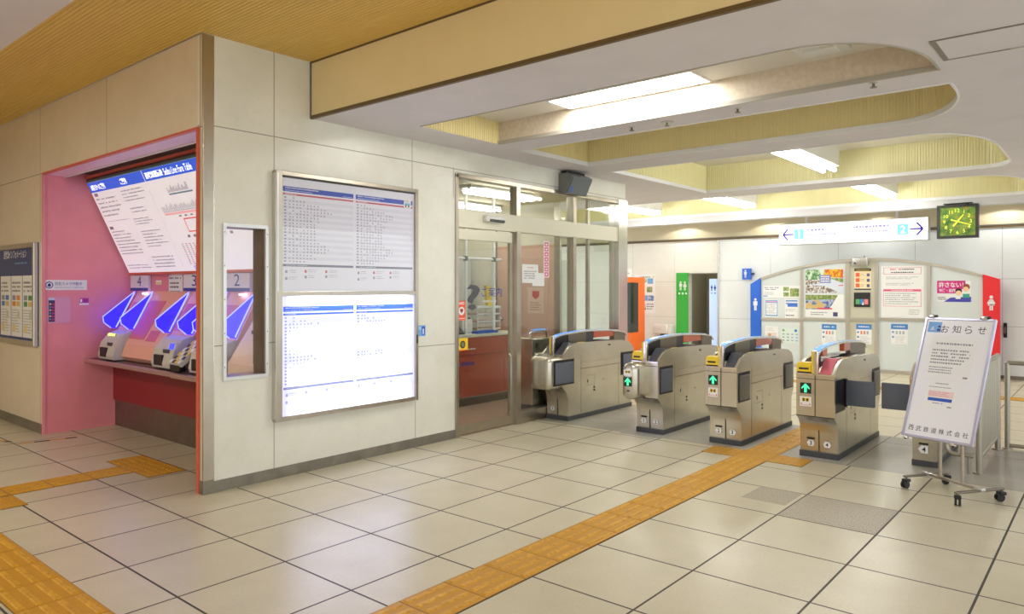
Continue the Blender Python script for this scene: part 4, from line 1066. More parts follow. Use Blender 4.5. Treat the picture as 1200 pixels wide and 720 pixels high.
def d(s, a, b): s.rect(0, b * .25, a, b, pc(190, 70, 170), 1); s.rect(a * .08, b * .4, a * .28, b * .85, 'paper', 2); s.rect(a * .4, b * .4, a * .9, b * .85, pc(160, 50, 140), 2)
ptag('notice', (2.885, YP - .004, 1.315), PU, mZ, .09, .072, 'tiny purple and white label on the pink end wall', 'label', d)
# framed notice board on the left wall
t = thing('notice_case', 'aluminium-framed notice case with a dark blue header on the far left wall', 'notice case', (XL, 9.3, .9))
y0, y1, z0, z1 = 10.05, 8.52, .89, 1.965
mb = MB(); s = Sheet(mb, (XL - .012, y0, z0), mU, mZ); s.slab(0, 0, y0 - y1, z1 - z0, .012, 'case_blue')
Wn, Hn = y0 - y1, z1 - z0
s.text('西武線インフォメーション', .42, Hn * .86, 1.18, Hn * .95, 'ink_white', 2, True, False); s.lines(.8, Hn * .79, 1.2, Hn * .83, 1, pc(130, 170, 220), 4, ragged=0); s.poly([(Wn - .2, Hn * .80), (Wn - .1, Hn * .78), (Wn - .09, Hn * .96), (Wn - .18, Hn * .97)], pc(96, 116, 150), 1)
mb.build('back_board', t)
mb = MB()
for a in ((y0, z0, y0 - .05, z1), (y1 + .05, z0, y1, z1), (y0 - .05, z0, y1 + .05, z0 + .05), (y0 - .05, z1 - .05, y1 + .05, z1)): mb.box(XL - .05, a[2], a[1], XL, a[0], a[3], 'alu')
mb.build('frame', t, bevel=.008)
def flyer(seed, colour):
    def d(s, a, b):
        R = random.Random(seed); s.lines(a * .1, b * .72, a * .9, b * .92, 3, pc(120, 120, 120), seed, fill=.5)
        for k in range(4): s.rect(a * (.1 + .4 * (k % 2)), b * (.50 + .1 * (k // 2)), a * (.42 + .4 * (k % 2)), b * (.58 + .1 * (k // 2)), (colour, pc(220, 196, 120), pc(150, 160, 170), colour)[k], 1)
        s.lines(a * .08, b * .06, a * .92, b * .46, 9, pc(150, 150, 140), seed + 1, fill=.35)
        s.rect(a * .1, b * .08, a * .4, b * .2, pc(232, 214, 150), 3); s.rect(a * .6, b * .3, a * .8, b * .42, pc(200, 214, 190), 3)
    return d
for k, (yy, w_, lab) in enumerate(((8.98, .36, 'flyer with a green picture in the notice case, nearest its right edge'), (9.36, .36, 'flyer with orange pictures in the notice case, left of the green one'), (9.74, .36, 'flyer with blue pictures in the notice case, cut off by the edge of the photo'))):
    ptag('flyer', (XL - .014, yy, z0 + .075), mU, mZ, w_, .66, lab, 'flyer', flyer(20 + k, (pc(90, 150, 90), pc(232, 150, 70), pc(90, 130, 200))[k]), th=.001)
# ------------------------------------------------------------------ glazed office front
w2 = MB()
def fb(x0, z0, x1, z1, d0=-.02, d1=.08, mat='steel', mb=None): (mb or w2).box(x0, YA + d0, z0, x1, YA + d1, z1, mat)
fb(5.125, 0, 5.165, 2.63); fb(5.125, 2.60, 8.2, 2.645)
for x0, x1 in ((6.065, 6.135), (7.135, 7.20)): fb(x0, 2.285, x1, 2.605)
fb(6.07, 0, 6.14, 2.115); fb(7.14, .0, 7.20, 2.115); fb(6.14, 0, 8.2, .13)
w2.box(8.15, YA - .03, 0, 8.37, YA + .12, 2.66, 'steel_bright')
window2 = struct(w2.build('window_2', bevel=.003))
mb = MB(); fb(5.165, 2.105, 8.15, 2.288, -.012, .06, 'cream_metal', mb); mb.build('transom_panel', window2, bevel=.004)
mb = MB()
for x0, x1 in ((5.165, 6.065), (6.135, 7.135), (7.20, 8.15)): mb.box(x0, YA + .03, 2.288, x1, YA + .036, 2.60, 'glass')
mb.build('transom_glass', window2)
mb = MB()
for x0, x1 in ((6.14, 7.14), (7.20, 8.15)): mb.box(x0, YA + .03, .13, x1, YA + .036, 2.105, 'glass')
mb.build('fixed_glass', window2)
d1_ = MB(); Yd = YA + .045
for a in ((5.17, .005, 5.20, 2.09), (6.01, .005, 6.068, 2.09), (5.20, .005, 6.01, .10)): d1_.box(a[0], Yd - .018, a[1], a[2], Yd + .018, a[3], 'steel')
d1_.box(5.165, YA + .0, 1.985, 6.01, Yd + .018, 2.09, 'cream_metal')
door1 = struct(d1_.build('door_1', bevel=.002))
mb = MB(); mb.box(5.20, Yd - .003, .10, 6.01, Yd + .003, 1.985, 'glass'); mb.build('door_glass', door1)
mb = MB(); mb.tube([(5.985, Yd - .022, .12), (5.985, Yd - .05, .2), (5.985, Yd - .05, .74), (5.985, Yd - .022, .78)], .011, 'steel', 10); mb.build('door_handle', door1, smooth=True)
mb = MB(); sh = Sheet(mb, (5.34, Yd - .0045, 1.27), (1, 0, 0), (0, 0, 1)); sh.text('?', 0, 0, .20, .26, 'decal_grey', 0, True); sh.text('ご案内', .225, .130, .545, .230, 'navy', 0); sh.lines(.24, .06, .46, .11, 1, 'decal_pale', 3, 0, .5, 0)
mb.build('lettering', door1)
FX = (1, 0, 0)
def d(s, a, b):
    s.rect(0, 0, a, b, pc(240, 96, 56), 1); s.text('AED', a * .14, b * .80, a * .86, b * .94, 'paper', 2, True); s.disc(a * .5, b * .48, a * .38, 'paper', 2); s.disc(a * .42, b * .52, a * .13, pc(220, 60, 60), 3); s.disc(a * .58, b * .52, a * .13, pc(220, 60, 60), 3); s.poly([(a * .30, b * .50), (a * .5, b * .36), (a * .70, b * .50)], pc(220, 60, 60), 3); s.lines(a * .1, b * .06, a * .9, b * .14, 1, 'paper', 5, 2, .6, 0)
paper('door_sticker', (5.205, Yd - .0055, 1.165), FX, mZ, .115, .20, 'orange sticker with a red heart in a white circle on the glass door', 'sticker', d, th=.001)
def d(s, a, b): s.rect(0, 0, a, b, pc(250, 206, 40), 1); s.rect(0, 0, a, b * .08, pc(230, 80, 40), 2); s.disc(a * .5, b * .5, b * .30, 'black_plastic', 2); s.disc(a * .5, b * .5, b * .2, pc(120, 130, 90), 3); s.rect(a * .05, b * .2, a * .3, b * .3, pc(255, 240, 160), 2)
paper('door_sticker', (5.205, Yd - .0055, .855), FX, mZ, .15, .13, 'yellow sticker with a dark camera emblem low on the glass door', 'sticker', d, th=.001)
paper('notice', (6.215, YA + .026, 1.55), FX, mZ, .29, .21, 'white printed notice taped to the office glass beside the steel post', 'notice', lambda s, a, b: (s.lines(a * .1, b * .2, a * .9, b * .68, 4, 'ink_grey', 31), s.lines(a * .3, b * .78, a * .7, b * .88, 1, pc(220, 120, 120), 3)), th=.001)
paper('notice', (6.40, YA + .029, 1.515), FX, mZ, .225, .15, 'blank white sheet half behind the printed notice on the office glass', 'notice', lambda s, a, b: None, th=.001)
def d(s, a, b):
    for k in range(7): s.rect(a * .15, b * (.03 + .138 * k), a * .85, b * (.03 + .138 * k) + .048, pc(226, 60, 130), 1); s.rect(a * .34, b * (.03 + .138 * k) + .012, a * .66, b * (.03 + .138 * k) + .034, 'paper', 2)
paper('window_sticker', (6.61, YA + .026, 1.615), FX, mZ, .10, .42, 'tall white sticker with pink characters running down the office glass', 'sticker', d, th=.001)
t = thing('door_sensor', 'white sensor housing above the glass sliding door', 'sensor', (5.67, YA, 2.18))
mb = MB(); mb.rbox((5.67, YA - .04, 2.215), X3, Y3, Z3, .145, .03, .035, .012, 'white_plastic'); mb.build('housing', t, smooth=True)
mb = MB(); mb.rbox((5.69, YA - .058, 2.197), X3, Y3, Z3, .12, .015, .014, .005, 'black_plastic'); mb.build('lens', t)
# speaker box under the soffit
t = thing('wall_speaker', 'grey tilted speaker box under the soffit above the office glass', 'speaker', (7.1, YA, 2.7))
mb = MB(); mb.prism([(6.86, YA, 2.84), (6.86, YA - .13, 2.84), (6.86, YA - .20, 2.80), (6.86, YA - .10, 2.60), (6.86, YA, 2.64)], (.42, 0, 0), 'speaker_grey'); mb.build('box', t, bevel=.006)
mb = MB(); a = Vector((7.07, YA - .152, 2.70)); v_ = Vector((0, -.10, .20)).normalized(); n_ = Vector((0, -v_.z, v_.y)); mb.rbox(a + n_ * .004, X3, v_, n_, .195, .10, .008, .004, 'speaker_front'); mb.build('grille', t)
mb = MB(); mb.obox(a + n_ * .0125 + X3 * -.15 - v_ * .05, X3, v_, n_, .018, .035, .001, 'blue_panel'); mb.build('badge', t)
mb = MB(); mb.box(6.88, YA - .10, 2.84, 7.26, YA - .02, 2.87, 'black_plastic'); mb.build('bracket', t)

# ------------------------------------------------------------------ office interior
mb = MB()
mb.box(5.13, 8.2, 0, 8.36, 8.3, 2.75, 'office_wall'); mb.box(5.0, YA + T, 0, 5.13, 8.3, 2.75, 'office_wall'); mb.box(5.0, YA + T, 2.72, 8.37, 8.3, 2.76, 'office_ceiling')
struct(mb.build('wall_office'))
mb = MB(); xs_ = 8.30
for a, b in ((5.16, 5.20), (6.10, 6.20), (7.28, 7.36), (5.62, 5.66)): mb.box(xs_, a, 0, xs_ + .05, b, 2.72, 'steel')
mb.box(xs_, 5.2, 0, xs_ + .05, 6.1, .10, 'steel'); mb.box(xs_, 5.2, 2.2, xs_ + .05, 6.1, 2.28, 'cream_metal'); mb.box(xs_, 6.2, 2.12, xs_ + .05, 7.28, 2.72, 'office_wall'); mb.box(xs_, 7.36, 0, xs_ + .05, 8.2, 2.72, 'office_wall')
w3 = struct(mb.build('window_3'))
mb = MB(); mb.box(xs_ + .02, 5.2, .1, xs_ + .026, 6.1, 2.2, 'glass'); mb.box(xs_ + .02, 5.2, 2.28, xs_ + .026, 6.1, 2.72, 'glass'); mb.build('side_glass', w3)
mb = MB(); mb.box(xs_ + .005, 6.2, 0, xs_ + .045, 7.28, 2.12, 'wood_pink'); d2 = struct(mb.build('door_2'))
mb = MB(); mb.box(xs_ - .004, 6.30, .2, xs_ + .006, 6.72, 1.95, 'wood_pink'); mb.box(xs_ - .004, 6.78, .2, xs_ + .006, 7.2, 1.95, 'wood_pink'); mb.build('door_leaf', d2, bevel=.006)
mb = MB(); mb.ball((xs_ - .04, 7.16, 1.02), .03, 'steel_bright'); mb.cyl((xs_ - .04, 7.16, 1.02), (xs_ + .01, 7.16, 1.02), .01, 'steel'); mb.build('door_knob', d2, smooth=True)
paper('door_poster', (xs_ - .006, 6.68, 1.12), mU, mZ, .30, .38, 'beige poster with a red heart shield on the pink wooden office door', 'poster', lambda s, a, b: (s.poly([(a * .28, b * .86), (a * .28, b * .66), (a * .5, b * .54), (a * .72, b * .66), (a * .72, b * .86)], pc(214, 80, 70), 1), s.lines(a * .15, b * .1, a * .85, b * .45, 4, pc(190, 130, 110), 6)), 'salmon_pale')
# long counter
t = thing('office_counter', 'red-fronted service counter with a pale top inside the glazed office', 'counter', (6.5, 6.6, 0))
cx0, cx1, cy = 5.2, 7.58, 6.30
mb = MB(); mb.box(cx0, cy, .10, cx1, cy + .5, .865, 'counter_red'); mb.box(cx0, cy + .02, 0, cx1, cy + .48, .10, 'kick_steel'); mb.build('base', t)
mb = MB(); mb.box(cx0, cy - .006, .64, cx1, cy, .645, 'maroon'); mb.box(cx0, cy - .005, .10, cx1, cy + .0, .115, 'steel'); mb.build('trim_line', t)
mb = MB(); mb.box(cx0, cy - .04, .865, cx1 + .03, cy + .55, .905, 'counter_top'); mb.build('counter_top', t, bevel=.008)
mb = MB(); s = Sheet(mb, (6.40, cy - .004, .50), FX, mZ); s.poly([(.0, .03), (.035, .0), (.07, .03), (.035, .07)], pc(60, 140, 220), 1); s.text('SEIBU', .09, .012, .33, .058, pc(40, 70, 200), 1, True); s.lines(-.0, .20, .36, .235, 1, 'paper', 8, 1, .6, 0); mb.build('lettering', t)
# pipe frame with hanging clear sheet over the counter
t = thing('screen_frame', 'white pipe frame carrying a clear screen above the office counter', 'screen', (6.7, cy + .1, .905))
for x in (6.66, 7.20): mb = MB(); mb.cyl((x, cy + .08, .905), (x, cy + .08, 2.70), .022, 'white_pipe', 10); mb.cyl((x, cy + .08, 1.84), (x, cy + .08, 1.90), .032, 'grey_trim', 10); mb.build('upright', t, smooth=True)
mb = MB(); mb.cyl((5.9, cy + .08, 1.87), (7.35, cy + .08, 1.87), .018, 'white_pipe', 10); mb.build('crossbar', t, smooth=True)
# stainless side unit just behind the fixed glass
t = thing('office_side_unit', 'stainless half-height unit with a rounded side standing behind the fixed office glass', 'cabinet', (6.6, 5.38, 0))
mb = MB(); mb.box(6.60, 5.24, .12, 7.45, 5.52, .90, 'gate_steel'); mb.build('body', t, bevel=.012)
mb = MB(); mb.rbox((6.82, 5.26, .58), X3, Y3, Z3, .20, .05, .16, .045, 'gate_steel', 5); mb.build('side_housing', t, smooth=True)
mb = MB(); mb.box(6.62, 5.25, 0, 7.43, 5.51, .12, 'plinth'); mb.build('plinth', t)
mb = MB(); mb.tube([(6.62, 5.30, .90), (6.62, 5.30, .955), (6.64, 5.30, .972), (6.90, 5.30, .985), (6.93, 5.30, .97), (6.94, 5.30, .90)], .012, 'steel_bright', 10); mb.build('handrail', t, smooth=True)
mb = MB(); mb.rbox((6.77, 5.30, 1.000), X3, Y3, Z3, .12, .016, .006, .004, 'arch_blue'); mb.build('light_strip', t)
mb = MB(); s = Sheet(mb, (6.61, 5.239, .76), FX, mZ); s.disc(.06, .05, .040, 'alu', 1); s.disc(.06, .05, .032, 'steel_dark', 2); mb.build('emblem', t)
# things on the counter
def item(name, label, cat, parts, group=None):
    t = thing(name, label, cat, parts[0][1].v[0], group)
    for n_, m_, *sm in parts: m_.build(n_, t, smooth=bool(sm))
    return t
zc_ = .905
mb = MB(); mb.prism([(6.30, cy + .05, zc_), (6.62, cy + .05, zc_), (6.62, cy + .16, zc_ + .10), (6.30, cy + .16, zc_ + .10)], (0, .12, -.0), 'dark_grey'); m2 = MB(); m2.prism([(6.32, cy + .055, zc_ + .012), (6.60, cy + .055, zc_ + .012), (6.60, cy + .15, zc_ + .10), (6.32, cy + .15, zc_ + .10)], (0, -.004, .004), 'pad_grey')
item('card_terminal', 'dark grey card terminal on the office counter near the door edge', 'terminal', [('body', mb), ('screen', m2)])
for k, (x, y, lab) in enumerate(((6.02, cy - .02, 'blue tray lying on the office counter beside the card terminal'), (6.76, cy - .03, 'long blue tray at the middle of the office counter'))):
    mb = MB(); L_ = .24 if k == 0 else .40
    mb.box(x, y, zc_, x + L_, y + .10, zc_ + .006, 'tray_blue')
    for a in ((x, y, x + L_, y + .008), (x, y + .092, x + L_, y + .10), (x, y, x + .008, y + .10), (x + L_ - .008, y, x + L_, y + .10)): mb.box(a[0], a[1], zc_, a[2], a[3], zc_ + .03, 'tray_blue')
    tag(mb.build('tray'), lab, 'tray')
t = thing('letter_rack', 'white three-tier letter tray on the office counter', 'letter tray', (7.2, cy + .3, zc_))
for k in range(3):
    mb = MB(); z = zc_ + .02 + k * .10; mb.box(7.0, cy + .18, z, 7.45, cy + .46, z + .008, 'white_plastic'); mb.box(7.0, cy + .18, z, 7.45, cy + .186, z + .03, 'white_plastic'); mb.box(7.05, cy + .20, z + .008, 7.40, cy + .44, z + .03, 'wood_pink'); mb.build('tray', t)
mb = MB()
for x in (7.0, 7.45):
    for y in (cy + .19, cy + .45): mb.cyl((x, y, zc_), (x, y, zc_ + .30), .007, 'white_plastic', 6)
mb.box(6.99, cy + .18, zc_ + .32, 7.46, cy + .47, zc_ + .345, 'white_plastic'); mb.box(6.99, cy + .18, zc_ + .30, 7.0, cy + .47, zc_ + .32, 'white_plastic'); mb.box(7.45, cy + .18, zc_ + .30, 7.46, cy + .47, zc_ + .32, 'white_plastic'); mb.build('rack_frame', t)
mb = MB(); mb.rbox((6.82, cy + .3, zc_ + .09), X3, Y3, Z3, .10, .10, .09, .015, 'white_plastic'); m2 = MB(); m2.rbox((6.82, cy + .24, zc_ + .19), X3, Y3, Z3, .07, .03, .012, .006, 'dark_grey')
item('receipt_printer', 'boxy white receipt printer at the back of the office counter', 'printer', [('body', mb), ('paper_slot', m2)])
mb = MB(); mb.prism([(7.28, cy + .25, zc_ + .347), (7.40, cy + .25, zc_ + .347), (7.34, cy + .25, zc_ + .60), (7.24, cy + .25, zc_ + .62)], (0, .05, 0), 'tag_yellow')
tag(mb.build('pennant'), 'yellow folded pennant standing on top of the letter tray', 'pennant')
mb = MB(); mb.box(5.75, cy + .2, zc_, 5.80, cy + .25, zc_ + .01, 'dark_grey'); 
# shelf unit and papers at the back wall
t = thing('office_cabinet', 'tall grey office cabinet against the cream back wall behind the counter', 'cabinet', (7.6, 7.9, 0))
mb = MB(); mb.box(7.25, 7.75, 0, 8.2, 8.19, 1.95, 'cab_grey'); mb.build('body', t)
for x0, x1 in ((7.26, 7.72), (7.735, 8.19)):
    mb = MB(); mb.box(x0, 7.735, .06, x1, 7.75, 1.93, 'cab_grey'); dd = mb.build('door', t, bevel=.003)
    mb = MB(); hx = x1 - .05 if x0 < 7.5 else x0 + .05; mb.box(hx - .01, 7.72, .95, hx + .01, 7.735, 1.10, 'steel'); mb.build('handle', dd)
for k, (x, z, lab) in enumerate(((6.55, 1.5, 'upper paper list pinned on the cream office back wall'), (6.55, 1.05, 'lower paper list pinned on the cream office back wall'))):
    paper('wall_list', (x, 8.197, z), FX, mZ, .30, .36, lab, 'paper list', lambda s, a, b: s.lines(a * .1, b * .08, a * .9, b * .92, 8, pc(150, 170, 200), 44, fill=.4), 'paper')
# office lights
def tube_fixture(name, x0, x1, y, z, label, cat='ceiling light', ztop=2.72, w=.20, lightmat='office_light', nt=2, group=None, tr_=.022):
    t = thing(name, label, cat, ((x0 + x1) / 2, y, ztop), group)
    mb = MB(); mb.box(x0, y - w / 2, z + .045, x1, y + w / 2, ztop, 'white_plastic'); mb.build('housing', t, bevel=.004)
    for k in range(nt):
        yy = y + (k - (nt - 1) / 2) * w * .55
        mb = MB(); mb.cyl((x0 + .015, yy, z), (x1 + .0, yy, z), tr_, lightmat, 10); tb = mb.build('tube', t, smooth=True)
        for x in (x0 + .01, x1 - .01):
            mb = MB(); mb.box(x - .012, yy - .012, z - .018, x + .012, yy + .012, z + .05, 'white_plastic'); mb.build('lamp_holder', tb)
    return t
tube_fixture('ceiling_light', 6.2, 7.4, 5.95, 2.64, 'twin-tube office ceiling light nearest the glass front', tr_=.014)
tube_fixture('ceiling_light', 6.9, 8.1, 7.1, 2.64, 'twin-tube office ceiling light deeper inside above the counter', tr_=.014)
# shelf with cones and lamp seen through the far glass
mb = MB(); mb.prism([(9.4, 7.0, 0), (9.4, 7.5, 0), (9.4, 7.5, 1.95), (9.4, 7.0, 1.95)], (.35, 0, 0), 'cab_grey'); 
tag(mb.build('locker', bevel=.008), 'plain pale locker standing outside behind the office side glass', 'locker')
# ------------------------------------------------------------------ ceiling lights of the hall
def coffer_light(x0, x1, y, z, label):
    return tube_fixture('ceiling_light', x0, x1, y, z, label, 'ceiling light', 3.27, .24, 'tube_light', 2, 'twin-tube lights in the yellow coffers')
coffer_light(7.5, 9.45, 2.78, 2.96, 'twin-tube light hanging in the third yellow coffer, nearest the viewer')
coffer_light(10.65, 12.8, 2.83, 2.945, 'twin-tube light in the far coffer above the fourth ticket gate')
coffer_light(10.65, 12.7, 5.08, 2.945, 'twin-tube light in the far coffer directly left of the platform sign')
coffer_light(10.65, 12.75, 7.0, 2.945, 'twin-tube light in the far coffer seen past the office steel post')
t = thing('ceiling_light', 'recessed rectangular light panel in the first coffer', 'ceiling light', (5.04, 3.05, 3.09))
mb = MB()
for a in ((4.855, 2.41, 4.875, 3.70), (5.195, 2.41, 5.215, 3.70), (4.855, 2.39, 5.215, 2.41), (4.855, 3.70, 5.215, 3.72)): mb.box(a[0], a[1], 3.074, a[2], a[3], 3.09, 'white_plastic')
mb.build('frame', t)
mb = MB(); mb.box(4.875, 2.41, 3.080, 5.195, 3.70, 3.089, 'panel_light'); mb.build('diffuser', t)
t = thing('ceiling_light', 'added warm fill light on the plain ceiling facing the ticket machines', 'ceiling light', (-1.6, 6.6, ZH))  # unseen fixture added to brighten the left wall and alcove
mb = MB(); mb.box(-1.76, 5.98, ZH - .05, -1.44, 7.22, ZH, 'white_plastic'); mb.build('housing', t, bevel=.004)
mb = MB(); mb.box(-1.74, 6.0, ZH - .058, -1.46, 7.2, ZH - .05, 'warm_panel_light'); mb.build('diffuser', t)
t = thing('speaker_cover', 'white rectangular ceiling speaker cover in the first coffer', 'ceiling fitting', (4.94, 1.5, 3.09))
mb = MB(); mb.rbox((4.94, 1.50, 3.075), X3, Y3, Z3, .12, .16, .016, .01, 'white_plastic'); mb.rbox((4.94, 1.50, 3.055), X3, Y3, Z3, .07, .10, .012, .008, 'white_plastic'); mb.build('cover', t, smooth=True)
for x, y, big, lab in ((5.41, 3.21, 0, 'small sprinkler head on the white strip, leftmost of the row'), (5.44, 2.89, 1, 'larger round sprinkler plate on the white strip between coffers'), (5.37, 2.25, 0, 'small sprinkler head on the white strip, third along the row'), (5.29, 1.27, 0, 'small sprinkler head on the white strip, near its rounded end')):
    t = thing('sprinkler', lab, 'sprinkler', (x, y, ZC), 'sprinkler heads between the first two coffers')
    mb = MB(); mb.cyl((x, y, ZC), (x, y, ZC - .006), .055 if big else .028, 'alu', 16); mb.build('plate', t, smooth=True)
    mb = MB(); mb.cyl((x, y, ZC), (x, y, ZC - .03), .009, 'steel_dark', 8); mb.cyl((x, y, ZC - .03), (x, y, ZC - .034), .022, 'steel_dark', 12); mb.build('nozzle', t, smooth=True)
for y, lab in ((7.07, 'recessed downlight washing the back wall above the toilet sign'), (5.2, 'recessed downlight washing the back wall left of the hanging platform sign'), (3.3, 'recessed downlight washing the back wall behind the hanging platform sign'), (1.41, 'recessed downlight washing the back wall right of the hanging clock')):
    t = thing('downlight', lab, 'downlight', (13.85, y, ZC), 'downlights along the back wall')
    mb = MB(); mb.tube([(13.85 + .075 * math.cos(k * math.pi / 12), y + .075 * math.sin(k * math.pi / 12), ZC - .003) for k in range(25)], .008, 'steel_bright', 6, False); mb.build('ring', t, smooth=True)
    mb = MB(); mb.cyl((13.85, y, ZC - .004), (13.85, y, ZC), .066, 'downlight_glow', 20); mb.build('lens', t)
    ld = bpy.data.lights.new('downlight_lamp', 'SPOT'); ld.energy = 11; ld.spot_size = math.radians(150); ld.spot_blend = .12; ld.shadow_soft_size = .03; ld.color = (1, .97, .9)
    lo = bpy.data.objects.new('downlight_lamp', ld); COL.objects.link(lo); lo.location = (0, 0, -.02); lo.parent = t
# unseen fill light added on the plain ceiling to brighten the floor
for x, y, lab in ((.2, .6, 'added surface fill light on the plain ceiling above the viewer'),):
    t = thing('ceiling_light', lab, 'ceiling light', (x, y, ZH))
    mb = MB(); mb.box(x - .16, y - .62, ZH - .05, x + .16, y + .62, ZH, 'white_plastic'); mb.build('housing', t, bevel=.004)
    mb = MB(); mb.box(x - .14, y - .60, ZH - .058, x + .14, y + .60, ZH - .05, 'panel_light'); mb.build('diffuser', t)

# ------------------------------------------------------------------ hanging platform sign and clock
SX = 13.4
t = thing('platform_sign', 'long white backlit hanging sign with arrows to platforms 1 and 2', 'sign', (SX, 3.6, ZC))
y0, y1, z0, z1 = 4.83, 2.39, 2.275, 2.66; Ws, Hs = y0 - y1, z1 - z0
mb = MB(); mb.box(SX, y1, z0, SX + .16, y0, z1, 'alu'); mb.build('box', t, bevel=.008)
mb = MB(); s = Sheet(mb, (SX - .003, y0 - .012, z0 + .012), mU, mZ); Ws -= .024; Hs -= .024; s.slab(0, 0, Ws, Hs, .004, 'sign_light')
def arrow(x, dirn):
    h = Hs * .5; L_ = .19; w_ = .028; k = dirn
    s.rect(min(x, x - k * L_), h - w_ / 2, max(x, x - k * L_), h + w_ / 2, 'sign_violet', 2)
    for q in (1, -1):
        a = (x, h); b = (x - k * .09, h + q * .105); dx, dy = b[0] - a[0], b[1] - a[1]; l = math.hypot(dx, dy); nx, ny = -dy / l * w_ / 2, dx / l * w_ / 2
        P_ = [(a[0] + nx, a[1] + ny), (b[0] + nx, b[1] + ny), (b[0] - nx, b[1] - ny), (a[0] - nx, a[1] - ny)]
        if (P_[1][0] - P_[0][0]) * (P_[2][1] - P_[0][1]) - (P_[1][1] - P_[0][1]) * (P_[2][0] - P_[0][0]) < 0: P_ = P_[::-1]
        s.poly(P_, 'sign_violet', 2)
arrow(.07, -1); arrow(Ws - .07, 1)
for x, ch in ((.275, '1'), (Ws - .45, '2')): s.rect(x, Hs * .26, x + .165, Hs * .74, 'sign_cyan', 2); s.text(ch, x + .045, Hs * .32, x + .125, Hs * .68, 'sign_light', 3, True, True)
s.lines(.49, Hs * .56, .95, Hs * .80, 1, 'sign_faint', 2, 2, .5, .3); s.lines(.49, Hs * .36, 1.05, Hs * .52, 1, 'sign_faint', 3, 2, .5, .2); s.lines(1.28, Hs * .60, 1.84, Hs * .82, 1, 'sign_faint', 4, 2, .5, 0); s.lines(1.48, Hs * .40, 1.84, Hs * .56, 1, 'sign_faint', 5, 2, .5, 0)
s.rect(1.145, Hs * .1, 1.15, Hs * .9, 'sign_faint', 1)
mb.build('face', t)
for y in (4.36, 2.87): mb = MB(); mb.cyl((SX + .08, y, z1), (SX + .08, y, ZC), .022, 'lip_white', 12); mb.build('hanger', t, smooth=True)
CX = 12.86
t = thing('hanging_clock', 'dark-framed rectangular clock with yellow-green numerals over a leafy picture', 'clock', (CX, 1.9, ZC))
y0, y1, z0, z1 = 2.18, 1.63, 2.255, 2.768; Wc, Hc = y0 - y1, z1 - z0
mb = MB(); mb.box(CX, y1, z0, CX + .10, y0, z1, 'clock_dark'); mb.build('case', t, bevel=.01)
mb = MB()
for a in ((y0, z0, y0 - .04, z1), (y1 + .04, z0, y1, z1), (y0 - .04, z0, y1 + .04, z0 + .04), (y0 - .04, z1 - .04, y1 + .04, z1)): mb.box(CX - .012, a[2], a[1], CX, a[0], a[3], 'clock_dark')
mb.build('bezel', t)
mb = MB(); s = Sheet(mb, (CX - .002, y0 - .04, z0 + .04), mU, mZ); a, b = Wc - .08, Hc - .08; s.slab(0, 0, a, b, .002, 'pond_print')
for k in range(1, 13):
    th = math.radians(90 - 30 * k); cx_, cy_ = a / 2 + a * .37 * math.cos(th), b / 2 + b * .39 * math.sin(th)
    s.text(str(k), cx_ - .030, cy_ - .026, cx_ + .030, cy_ + .026, 'clock_hand', 2, False, True)
mb.build('dial', t)
def hand(ang, L_, w_, name):
    mb = MB(); s = Sheet(mb, (CX - .006, y0 - .04 - a / 2, z0 + .04 + b / 2), mU, mZ); th = math.radians(90 - ang); c_, s_ = math.cos(th), math.sin(th)
    P_ = [(-.09 * c_ - w_ * s_, -.09 * s_ + w_ * c_), (-.09 * c_ + w_ * s_, -.09 * s_ - w_ * c_), (L_ * c_ + w_ * .5 * s_, L_ * s_ - w_ * .5 * c_), (L_ * c_ - w_ * .5 * s_, L_ * s_ + w_ * .5 * c_)]
    mb.prism([s.P(x, y, 0) for x, y in P_], (-.002, 0, 0), 'clock_hand'); mb.build(name, t)
hand(38, .13, .012, 'hour_hand'); hand(109, .19, .009, 'minute_hand')
mb = MB()
for y in (2.05, 1.78): mb.box(CX + .03, y - .02, z1 - .005, CX + .07, y + .02, z1 + .03, 'black_plastic')
mb.box(CX + .04, 1.72, z1 + .02, CX + .145, 2.10, z1 + .032, 'black_plastic'); mb.build('bracket', t)

# ------------------------------------------------------------------ arched poster screen and its end panels
PXX = 13.85
def arch_z(y):
    return 2.02 - .093 * ((y - 3.45) / 1.0) ** 2 if y > 3.45 else 2.02 - .1025 * ((y - 3.45) / 1.0) ** 2
t = thing('poster_screen', 'arched glass and steel poster screen between blue and red end panels', 'screen', (PXX, 3.5, 0))
YL_, YR_ = 5.33, 1.70
mb = MB(); N_ = 24
for i in range(N_):
    ya_, yb_ = YL_ + (YR_ - YL_) * i / N_, YL_ + (YR_ - YL_) * (i + 1) / N_
    mb.prism([(PXX - .03, ya_, arch_z(ya_) - .05), (PXX - .03, yb_, arch_z(yb_) - .05), (PXX - .03, yb_, arch_z(yb_)), (PXX - .03, ya_, arch_z(ya_))], (.08, 0, 0), 'screen_steel')
mb.build('arch_rail', t, smooth=True)
posts = ((4.586, 4.535), (3.79, 3.715), (3.306, 3.24), (2.498, 2.437))
for a_, b_ in posts: mb = MB(); mb.box(PXX - .025, b_, 0, PXX + .035, a_, arch_z((a_ + b_) / 2) - .045, 'screen_steel'); mb.build('post', t, bevel=.003)
edges = [YL_] + [q for p_ in posts for q in p_] + [YR_]
spans = [(edges[0], edges[1]), (edges[2], edges[3]), (edges[4], edges[5]), (edges[6], edges[7]), (edges[8], edges[9])]
